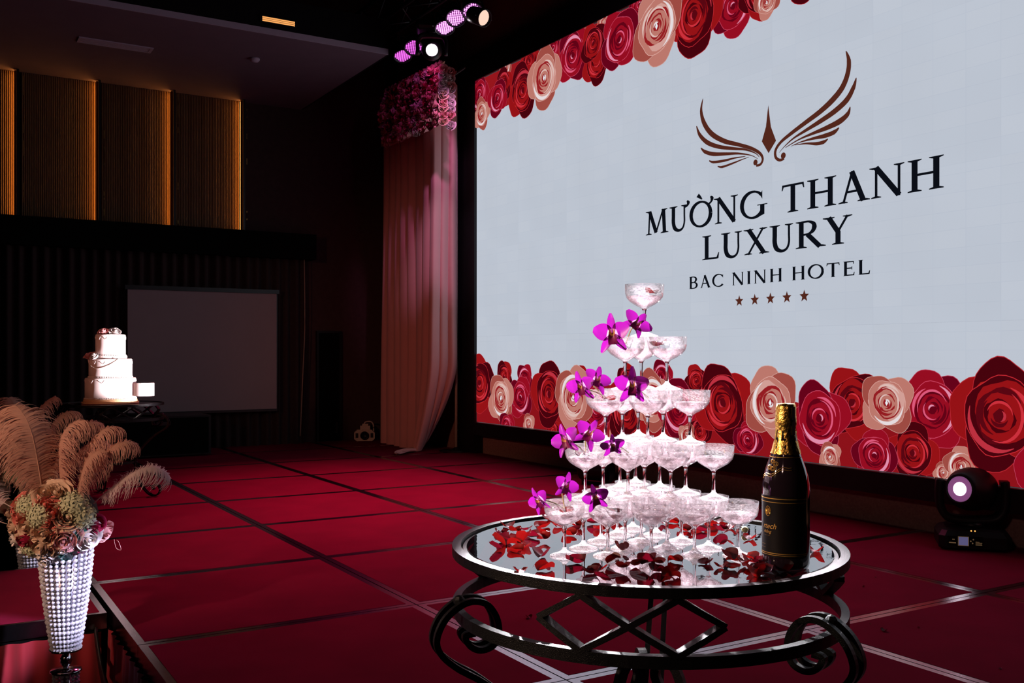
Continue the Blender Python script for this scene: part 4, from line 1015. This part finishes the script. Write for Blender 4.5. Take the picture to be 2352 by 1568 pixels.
for w_ in (1, .6, .3):
    pts = [((RB + .001) * math.cos(az(-62) + .006 * w_ * math.cos(q) / RB), (RB + .001) * math.sin(az(-62) + .006 * w_ * math.cos(q) / RB), .108 + .009 * w_ * math.sin(q)) for q in [2 * PI * i / 12 for i in range(12)]]
    crst.tube(pts, .0008, 4, closed=True)
build('label_crest', crst, M['goldprint'], lb)

# ------------------------------------------------------------------ petals
def petal_mesh(mat_, seed):
    r_ = random.Random(seed); mb = MB(); c1 = r_.uniform(.25, .7); c2 = r_.uniform(-.15, .45); tw = r_.uniform(-.35, .35); ph = r_.uniform(0, 6)
    def fn(u, v):
        a = (u - .5) * 2; wv = math.sin(PI * (.12 + .80 * v)) ** .6
        x = a * .5 * wv; y = v - .5
        z = c1 * a * a * wv * .80 + .10 + c2 * (2 * v - 1) ** 2 * .45 + .05 * math.sin(5 * a + ph) * v + tw * a * (v - .5) * .6 + .02 * math.sin(9 * v + ph)
        return (x, y, z)
    mb.grid(fn, 8, 8)
    mz = min(v[2] for v in mb.v); mb.v = [(x, y, z - mz) for x, y, z in mb.v]
    me = mb.mesh('rose_petal', mat_, True); return me
PM = [petal_mesh(M['petal'] if i % 3 else M['petal2'], i + 40) for i in range(9)]
PTS = [(1151, 1226), (1165, 1210), (1183, 1222), (1211, 1224), (1246, 1211), (1248, 1222), (1224, 1234), (1245, 1241), (1209, 1242), (1154, 1242), (1144, 1250), (1182, 1252), (1136, 1263), (1202, 1257), (1185, 1265), (1245, 1279), (1195, 1313), (1253, 1308), (1321, 1292),
       (1284, 1209), (1321, 1208), (1319, 1218), (1307, 1228), (1263, 1192), (1365, 1202), (1379, 1216), (1423, 1192), (1355, 1315), (1379, 1310), (1411, 1297), (1381, 1337), (1433, 1312), (1471, 1303),
       (1490, 1306), (1510, 1293), (1551, 1290), (1507, 1313), (1534, 1316), (1541, 1326), (1622, 1293), (1656, 1303), (1684, 1288), (1673, 1292), (1724, 1282), (1724, 1297), (1745, 1298), (1738, 1315), (1735, 1327), (1750, 1315), (1709, 1298),
       (1723, 1237), (1575, 1202), (1571, 1217), (1595, 1212), (1610, 1220), (1644, 1204), (1633, 1212), (1653, 1223), (1670, 1225), (1678, 1212), (1525, 1203), (1544, 1200), (1872, 1268), (1803, 1311)]
stack = {}; pet = {}
ptr = random.Random(21)
for i, (x, y) in enumerate(PTS):
    p = onZ(x, y, TZ - .003)
    lift = 0
    for q in stack.values():
        if (q[0] - p).length < .022: lift = max(lift, q[1] + .004)
    stack[i] = (p, lift)
    grp = None
    if (x, y) == (1872, 1268): lab = 'lone dark red petal on the glass tabletop right of the bottle'
    elif (x, y) == (1803, 1311): lab = 'curled red petal against the front foot of the bottle'
    elif (x, y) == (1195, 1313): lab = 'curled red petal nearest the front left rim of the table'
    elif (x, y) == (1253, 1308): lab = 'red petal on the front left rim, right of the curled one'
    elif (x, y) == (1245, 1279): lab = 'red petal lying alone just left of the front left glass foot'
    elif (x, y) == (1321, 1292): lab = 'pointed red petal in front of the leftmost glass foot'
    elif (x, y) == (1381, 1337): lab = 'small dark petal nearest the front rim of the glass tabletop'
    elif (x, y) == (1723, 1237): lab = 'large folded red petal left of the bottle waist'
    elif (x, y) == (1551, 1290): lab = 'single red petal before the fourth front glass foot'
    elif x < 1260 and y < 1280: lab, grp = 'red petal in the loose heap on the left of the glass tabletop', 'red petals heaped on the left'
    elif y < 1240 and x < 1450: lab, grp = 'red petal scattered behind the left glasses', 'red petals behind the left glasses'
    elif y < 1240: lab, grp = 'red petal in the pile behind the right glasses', 'red petals behind the right glasses'
    elif x < 1560: lab, grp = 'red petal in the row along the front centre of the glass tabletop', 'red petals at the front centre'
    else: lab, grp = 'red petal in the row left of the bottle foot', 'red petals left of the bottle'
    s = ptr.uniform(.027, .037); up = ptr.random() < .25
    o = link('rose_petal', PM[i % 9], None, p + Vector((0, 0, lift + .0005)), (ptr.uniform(.25, .75) if up else ptr.uniform(-.12, .12), ptr.uniform(-.15, .15), ptr.uniform(0, 6.28)), s)
    if up: o.location.z += .007
    tag(o, lab, 'petal', grp or 'rose petals on the glass tabletop')
    pet.setdefault(grp, []).append((x, y, o, i % 3)) if grp else None
ORD = ['leftmost', 'second from left', 'third from left', 'fourth from left', 'fifth from left', 'sixth from left', 'seventh from left', 'eighth from left', 'ninth from left', 'tenth from left', 'eleventh from left', 'twelfth from left', 'thirteenth from left', 'fourteenth from left', 'fifteenth from left']
WHERE = {'red petals heaped on the left': 'in the left heap on the glass tabletop', 'red petals behind the left glasses': 'behind the left glass stems', 'red petals behind the right glasses': 'in the pile behind the right glasses', 'red petals at the front centre': 'along the front centre of the glass tabletop', 'red petals left of the bottle': 'in the row left of the bottle foot'}
for g_, L_ in pet.items():
    L_.sort(key=lambda t: (t[0], t[1]))
    for k, (x, y, o, dk) in enumerate(L_):
        od = 'rightmost' if k == len(L_) - 1 else ORD[k]; o['label'] = f"{'red' if dk else 'dark crimson'} rose petal {WHERE[g_]}, {od}"
for key, off, lab in (((4, 0, 0), (.012, -.0), 'red petal floating in the crowning coupe'), ((3, 0, 1), (-.018, 0), 'large red petal in the right coupe below the top one'), ((2, 0, 0), (.006, .004), 'red petal in the left coupe of the middle tier'),
                      ((1, 0, 0), (-.012, .0), 'red petal in the left coupe of the second tier up'), ((0, 0, 0), (.004, .0), 'red petal in the leftmost bottom coupe'), ((0, 0, 1), (.012, .0), 'red petal in the second bottom coupe from the left')):
    g = GL[key]; o = link('rose_petal', PM[1 + len(lab) % 8], None, g + RT * off[0] - FW * .012 + Vector((0, 0, .0893)), (.15, .1, len(lab) * 1.3), .027 if key != (3, 0, 1) else .034); tag(o, lab, 'petal', 'petals in the coupes')
g = onZ(1426, 1262, TZ); tag(link('rose_petal', PM[4], None, g + Vector((0, 0, .004)), (.3, .2, 1), .03), 'red petal resting between the feet of the second and third front coupes', 'petal')
# green calyx behind the large petal
cg = onZ(1711, 1224, TZ - .003); tag(build('flower_calyx', MB().lathe([(.001, 0), (.006, .003), (.008, .010), (.004, .014)], 8).tube([(0, 0, .005), (-.012, .004, .012)], .0018, 5), M['stem'], loc=cg, smooth=True), 'small green calyx behind the large folded petal near the bottle', 'calyx')
# fallen bits on the stage floor
fb_ = [(1214, 1418, .030, 'faded red petal on the carpet under the table'), (2030, 1448, .028, 'tiny curled petal on the carpet right of the table'), (1984, 1347, .012, 'tiny petal scrap right of the table, nearest its rim'), (2298, 1535, .012, 'tiny petal scrap on the carpet in the bottom right corner'), (2011, 1326, .010, 'tiny petal scrap right of the table, farthest back'), (1999, 1433, .010, 'tiny petal scrap beside the carpet seam right of the table'), (2110, 1441, .009, 'tiny petal scrap farthest right beside the curled petal')]
for (x, y, s, lab) in fb_:
    p = onZ(x, y, .003); tag(link('rose_petal', PM[int(x) % 9], None, p, (.1, .1, x), s), lab, 'petal', 'petal scraps on the carpet')

# ------------------------------------------------------------------ orchids
def tepal(wd, ln, curl=.25):
    mb = MB()
    def fn(u, v):
        a = (u - .5) * 2; wv = math.sin(PI * (.06 + .88 * v)) ** .75
        return (a * wd * .5 * wv, v * ln, .10 * ln * a * a * wv - curl * ln * (v - .35) ** 2 + .03 * ln)
    mb.grid(fn, 8, 10); mb.m = [1 if (k // 8) < 3 else 0 for k in range(80)]
    return mb.mesh('petal', [M['orchid'], M['orchidw']], True)
TW, TN = tepal(.85, 1.0, .2), tepal(.42, 1.05, .45)
lipm = MB(); lipm.grid(lambda u, v: (((u - .5) * .42) * (.5 + v * .9) * (1 - .5 * max(0, v - .7)), v * .55, .34 * (u - .5) ** 2 * 4 * (1 - v) + .10 - .35 * v * v), 8, 8)
lipm.m = [1 if (k // 8) < 3 else 0 for k in range(64)]; lipme = lipm.mesh('lip', [M['lip'], M['throat']], True)
colm = MB().tube([(0, 0, 0), (0, .03, .10), (0, .05, .2)], .07, 8, scale=[1, .9, .6]).mesh('column', M['orchidw'], True)
def orchid(pos, face, roll, s, lab, stem_to=None, shape=None):
    o = thing('orchid_flower', lab, 'flower', pos, orient(face, roll), 'magenta orchids on the glass tower')
    for k, (a, me) in enumerate(((0, TN), (72, TW), (144, TN), (216, TN), (288, TW))):
        if shape and k not in shape: continue
        l = link('petal', me, o, (0, 0, 0), (0.25, 0, 0), s); l.rotation_mode = 'QUATERNION'
        l.rotation_quaternion = Quaternion((0, 0, 1), math.radians(a)) @ Quaternion((1, 0, 0), .38 + .12 * math.sin(k * 5 + roll * 7))
    l = link('lip', lipme, o, (0, 0, .004)); l.rotation_mode = 'QUATERNION'; l.rotation_quaternion = Quaternion((0, 0, 1), PI) @ Quaternion((1, 0, 0), .75); l.scale = (s * .9,) * 3
    link('column', colm, o, (0, 0, .002), scale=s * .8)
    if stem_to is not None:
        inv = (Matrix.Translation(pos) @ orient(face, roll).to_matrix().to_4x4()).inverted(); e = inv @ Vector(stem_to)
        build('stem', MB().tube(catmull([(0, 0, 0), (0, -.004, -.01), tuple(e * .5 + Vector((0, 0, -.008))), tuple(e)], 5), .0014, 6), M['stem'], o, True)
toC = -FW
OR = [(1408, 768, 1.93, (-.25, .10), .1, .036, 'large magenta orchid front on, draped over the left coupe below the top', (3, 0, 0)),
      (1458, 748, 1.99, (.5, .6), -.9, .032, 'magenta orchid turned up, against the stem of the crowning coupe', (3, 0, 0)),
      (1338, 888, 1.90, (-.5, .0), .25, .028, 'magenta orchid hanging furthest left on the middle tier', (2, 0, 0)),
      (1368, 876, 1.945, (.35, .55), -.4, .028, 'magenta orchid upright behind the furthest left one of the middle tier', (2, 0, 0)),
      (1452, 884, 1.915, (-.1, -.1), .0, .033, 'pale magenta orchid at the centre of the middle tier', (2, 0, 1)),
      (1305, 1012, 1.875, (-.9, .2), .5, .030, 'magenta orchid turned left on the rim of the second tier up', (1, 0, 0)),
      (1350, 1000, 1.925, (.2, .5), -.6, .030, 'broad petalled magenta orchid inside the left coupe of the second tier up', (1, 0, 0)),
      (1404, 1018, 1.885, (.2, -.5), .2, .024, 'small drooping magenta orchid between the two left coupes of the second tier up', (1, 0, 1)),
      (1243, 1148, 1.865, (-.8, -.2), .6, .024, 'magenta orchid drooping off the far left rim of the bottom tier', (0, 0, 0)),
      (1296, 1118, 1.92, (.4, .3), -.4, .026, 'magenta orchid standing up in the leftmost bottom coupe', (0, 0, 0)),
      (1366, 1140, 1.875, (.1, -.2), .3, .026, 'narrow magenta orchid between the first two bottom coupes', (0, 0, 1))]
for (x, y, d, (fx, fz), roll, s, lab, key) in OR:
    face = toC + RT * fx + UP * fz; orchid(onD(x, y, d), face, roll, s * 1.12, lab, GL[key] + Vector((0, 0, .094)) + toC * .01)

# ------------------------------------------------------------------ crystal vases with flower arrangements
def bead_strand(r0, z0, r1, z1, bead):
    mb = MB(); L_ = math.hypot(r1 - r0, z1 - z0); n = int(L_ / (bead * 1.55))
    for k in range(n + 1):
        t_ = k / n; big = 1 if k % 2 == 0 else .8
        # slight bulge of the cone
        r = r0 + (r1 - r0) * t_ ** 1.35; mb.ball((r, 0, z0 + (z1 - z0) * t_), bead * .8 * big, 7, 4, sc3=(1, 1, .95))
    mb.tube([(r0, 0, z0), (r1, 0, z1)], .0008, 4); return mb.mesh('bead_strand', M['crystal'], False)
strA = bead_strand(.098, .395, .052, .0, .0115); strB = bead_strand(.045, .0, .045, -.40, .0105)
def make_vase(loc, lab, rows):
    o = thing('crystal_vase', lab, 'vase', loc, (0, 0, 0), 'tall crystal bead vases')
    for k in range(26): link('bead_strand', strA, o, (0, 0, 0), (0, 0, 2 * PI * k / 26))
    build('top_hoop', MB().sweep(ringpath(.098, .398, 32), rect(.008, .010), closed=True), M['chrome'], o)
    build('core_tube', MB().lathe([(.040, .0), (.075, .38)], 20), M['frost'], o, True)
    build('cone_dish', MB().lathe([(.020, -.018), (.060, -.010), (.062, -.002), (.040, .0)], 28), M['chrome'], o, True)
    build('neck_ball', MB().lathe([(.008, -.018), (.013, -.024), (.022, -.04), (.024, -.052), (.020, -.066), (.011, -.074), (.011, -.082)], 18), M['chrome'], o, True)
    build('disc', MB().lathe([(.012, -.080), (.058, -.088), (.060, -.094), (.045, -.100)], 28), M['chrome'], o, True)
    for k in range(14): link('bead_strand', strB, o, (0, 0, -.105), (0, 0, 2 * PI * k / 14))
    build('lower_pole', MB().lathe([(.016, -.10), (.016, -.52), (.06, -.53), (.06, -.545), (.018, -.55), (.018, loc[2] * 0 + (ZH - loc[2]) + .03), (.14, (ZH - loc[2]) + .02), (.15, (ZH - loc[2]))], 24), M['chrome'], o, True)
    return o
M['frost'] = mat('silver_lining', (.35, .34, .42), .35, .7, noise=.1)
zc = .385 - .40
va = make_vase(Vector((VASE.x, VASE.y, zc)), 'tall crystal bead vase in the lower left foreground', 0)
vb = make_vase(Vector((VASE2.x, VASE2.y, zc - .15)), 'crystal bead vase half hidden behind the runway at the far left', 0)
hyd = MB(); hr = random.Random(2)
for k in range(46):
    z = 1 - 2 * (k + .5) / 46; a = k * 2.399; q = math.sqrt(1 - z * z); nrm = Vector((q * math.cos(a), q * math.sin(a), z)); T = Matrix.Translation(nrm * .8) @ orient(nrm, hr.uniform(0, 6)).to_matrix().to_4x4()
    for j in range(4):
        T2 = T @ Matrix.Rotation(j * PI / 2, 4, 'Z'); hyd.add([T2 @ Vector(p_) for p_ in ((0, 0, 0), (.14, .05, .04), (.24, .0, .06 + hr.uniform(-.04, .06)), (.14, -.05, .04), (.19, .12, .07), (.19, -.12, .07))], [(0, 1, 2, 3), (1, 4, 2), (3, 2, 5)])
hyd.ball((0, 0, 0), .78, 12, 8)
HYD = hyd.mesh('hydrangea', M['hyd'], False)
lfm = MB(); lfm.grid(lambda u, v: ((u - .5) * .5 * math.sin(PI * (.05 + .9 * v)), v, .10 * abs(u - .5) * 2 - .35 * v * v), 4, 7); LF = lfm.mesh('leaf', M['leaf'], True)
def feather_mesh(seed, m_, ln=1.0, bend=.9, wd=.26):
    """ostrich plume: spine along +Z bending to +X, soft drooping barbs"""
    r_ = random.Random(seed); mb = MB(); N_ = 24; pts = [Vector((0, 0, 0))]; an = []
    for i in range(N_ + 1):
        t_ = i / N_; an.append(-.15 + bend * (.35 * t_ + 1.6 * max(0, t_ - .55) ** 1.3 * 2.2))
    for i in range(N_): pts.append(pts[-1] + Vector((math.sin(an[i]), 0, math.cos(an[i]))) * (ln / N_))
    mb.tube(pts, .007, 5, scale=[1 - .8 * i / N_ for i in range(N_ + 1)])
    nb = 150
    for i in range(nb):
        t_ = .12 + .88 * i / (nb - 1); f_ = t_ * N_; k = min(N_ - 1, int(f_)); p_ = pts[k].lerp(pts[k + 1], f_ - k); a = an[k]
        tan = Vector((math.sin(a), 0, math.cos(a))); nrm = Vector((math.cos(a), 0, -math.sin(a)))
        for s_ in (-1, 1):
            lw_ = wd * min(1, .35 + 3.2 * (t_ - .1)) * (1 - .35 * max(0, t_ - .8) * 5) * r_.choice((.75, .95, 1, 1.05, 1.15)) * r_.uniform(.85, 1.12)
            d_ = (Vector((0, s_, 0)) + tan * (.45 + .6 * max(0, t_ - .8) * 5) * 1.0).normalized(); q_ = []; cur = p_.copy(); st = lw_ / 6
            dr = d_.copy(); wv = r_.uniform(-.10, .10)
            for j in range(7):
                q_.append(cur.copy()); dr = (dr + Vector((0, 0, -1)) * .13 * j * .55 - tan * .10 + nrm * (.10 + wv) + Vector((0, s_ * .03, 0))).normalized(); cur = cur + dr * st
            vs = []
            for j, qq in enumerate(q_): ww = .0060 * (1 - .12 * j); vs += [qq - tan * ww, qq + tan * ww]
            mb.add(vs, [(2 * j, 2 * j + 1, 2 * j + 3, 2 * j + 2) for j in range(6)])
    return mb.mesh('feather', m_, True)
FM = [feather_mesh(1, M['feather'], 1, .8), feather_mesh(2, M['feather'], 1, 1.15), feather_mesh(3, M['featherw'], 1, 1.3), feather_mesh(4, M['feather'], 1, .9, .32)]
# ball arrangements in view terms: (right, up) offsets on the visible half
def arrange(center, lab, specs, feathers, leaves, rad, depth_scale):
    o = thing('flower_arrangement', lab, 'flowers', center, (0, 0, 0), 'rose and feather arrangements')
    build('foam_ball', MB().ball((0, 0, 0), rad * .55, 14, 8, sc3=(1, 1, .85)), M['foam'], o, True)
    for (px, py, kind, s) in specs:          # px, py in units of the ball radius, as seen from the camera
        dd_ = math.sqrt(max(.04, 1.15 - px * px - py * py)) if (px * px + py * py) < 1.15 else .2
        n_ = RT * px + UP * py - FW * dd_
        me = HYD if kind == 'hyd' else RM[kind]
        pos = n_.normalized() * rad * .80
        pos = Vector((pos.x, pos.y, pos.z * .92))
        if kind == 'hyd': link('hydrangea', me, o, pos, orient(n_), s * .95)
        else: link('rose', me, o, pos - n_.normalized() * s * .55, orient(n_, px * 9), s * 2.1)
    k = 0
    for (px, py, a, ln, mi, lean) in feathers:   # base, screen angle (0 = up, + = right), length
        base = (RT * px + UP * py) * rad - FW * rad * lean
        axis = UP * math.cos(a) + RT * math.sin(a) - FW * .25 * lean; axis.normalize()
        side = (RT if a >= 0 else -RT)
        # feather local: +Z along stem, +X bend direction
        x = (side - axis * side.dot(axis)); x = (x - FW * .35); x = (x - axis * x.dot(axis)).normalized(); y = axis.cross(x)
        q_ = Matrix((x, y, axis)).transposed().to_quaternion()
        # rotate half way so that the vane shows its face
        q_ = Quaternion(axis, (.95 if a >= 0 else -.95)) @ q_
        link('feather', FM[mi], o, base, q_, ln)
    for (px, py, a, s) in leaves:
        n_ = (RT * px + UP * py - FW * .7).normalized(); q_ = n_.to_track_quat('Z', 'Y') @ Quaternion((0, 0, 1), a); link('leaf', LF, o, n_ * rad * .85, q_, s)
    return o
CF = onD(150, 1180, 3.92)
specs = [(-.05, .15, 'hyd', .065), (.55, .35, 'hyd', .070), (.72, .10, 'hyd', .065), (-.45, .35, 'hyd', .055), (-.35, -.62, 'hyd', .06), (-.72, -.45, 'white', .055), (-.1, -.85, 'white', .06),
         (-.50, .10, 'coral', .052), (-.72, -.18, 'cream', .050), (-.33, -.10, 'cream', .058), (-.55, -.30, 'cream', .048), (.05, .38, 'coral', .050), (.22, .22, 'coral', .058), (.13, .02, 'coral', .052),
         (.48, .10, 'cream', .062), (.05, -.22, 'cream', .062), (-.38, -.42, 'crimson', .060), (-.05, -.52, 'cream', .066), (.38, -.40, 'palepink', .062), (.76, -.42, 'white', .062), (.92, -.18, 'crimson', .045), (1.0, -.38, 'palepink', .045),
         (-.42, -.72, 'crimson', .050), (-.15, -.70, 'white', .055), (-.82, -.66, 'palepink', .048), (-.62, -.70, 'white', .052), (.0, .62, 'cream', .058), (-.62, .32, 'coral', .050), (.3, -.62, 'white', .045), (-.9, .1, 'cream', .045), (.2, .6, 'cream', .06), (.35, .02, 'white', .045)]
fe = [(-.10, .3, -.12, .42, 3, .6), (-.55, .2, -1.05, .36, 2, .7), (.10, .3, .02, .34, 3, .3), (.35, .3, .55, .34, 1, .2), (.25, .3, .28, .36, 1, .1), (.55, .2, .95, .36, 2, .1), (-.3, .4, -.45, .36, 0, .3), (.42, .2, .30, .26, 0, .5), (-.75, -.1, -1.35, .26, 2, .5)]
lv = [(.35, -.15, 2.6, .09), (.50, -.05, 3.6, .09), (.25, -.45, 3.3, .10), (.40, -.62, 3.0, .09), (.2, -.3, 2.2, .08), (-.2, -.5, 3.5, .08)]
arrange(CF, 'round arrangement of roses, hydrangeas and pale feathers on the foreground vase', specs, fe, lv, .225, 1)
CF2 = onD(78, 1120, 5.6)
specs2 = [(r_.uniform(-.9, .9), r_.uniform(-.8, .8), r_.choice(['cream', 'coral', 'palepink', 'hyd', 'white']), r_.uniform(.05, .065)) for r_ in [random.Random(77)] for _ in range(22)]
fe2 = [(-.35, .4, -.30, .46, 0, .2), (-.1, .4, -.08, .46, 0, .3), (.12, .4, .06, .46, 0, .1), (.30, .4, .26, .44, 1, .2), (.5, .3, .52, .46, 1, .2), (-.6, .3, -.62, .42, 1, .3), (.1, .3, .18, .36, 3, .6), (-.3, .2, -.2, .34, 3, .6), (.55, .2, .75, .40, 1, .0), (-.9, .1, -.9, .38, 1, .2), (-.2, .5, .02, .40, 1, .4)]
arrange(CF2, 'feathered rose arrangement behind, its peach plumes rising above the foreground one', specs2, fe2, [(.3, -.3, 2, .08)], .225, 1)
# loose thread hanging from the foreground arrangement
th = MB().tube(catmull([onD(262, 1238, 3.85), onD(267, 1258, 3.85), onD(278, 1262, 3.85), onD(273, 1245, 3.85), onD(268, 1240, 3.85)], 5), .0006, 4)
tag(build('loose_thread', th, M['palepink']), 'fine loose thread dangling below the right side of the foreground flowers', 'thread')
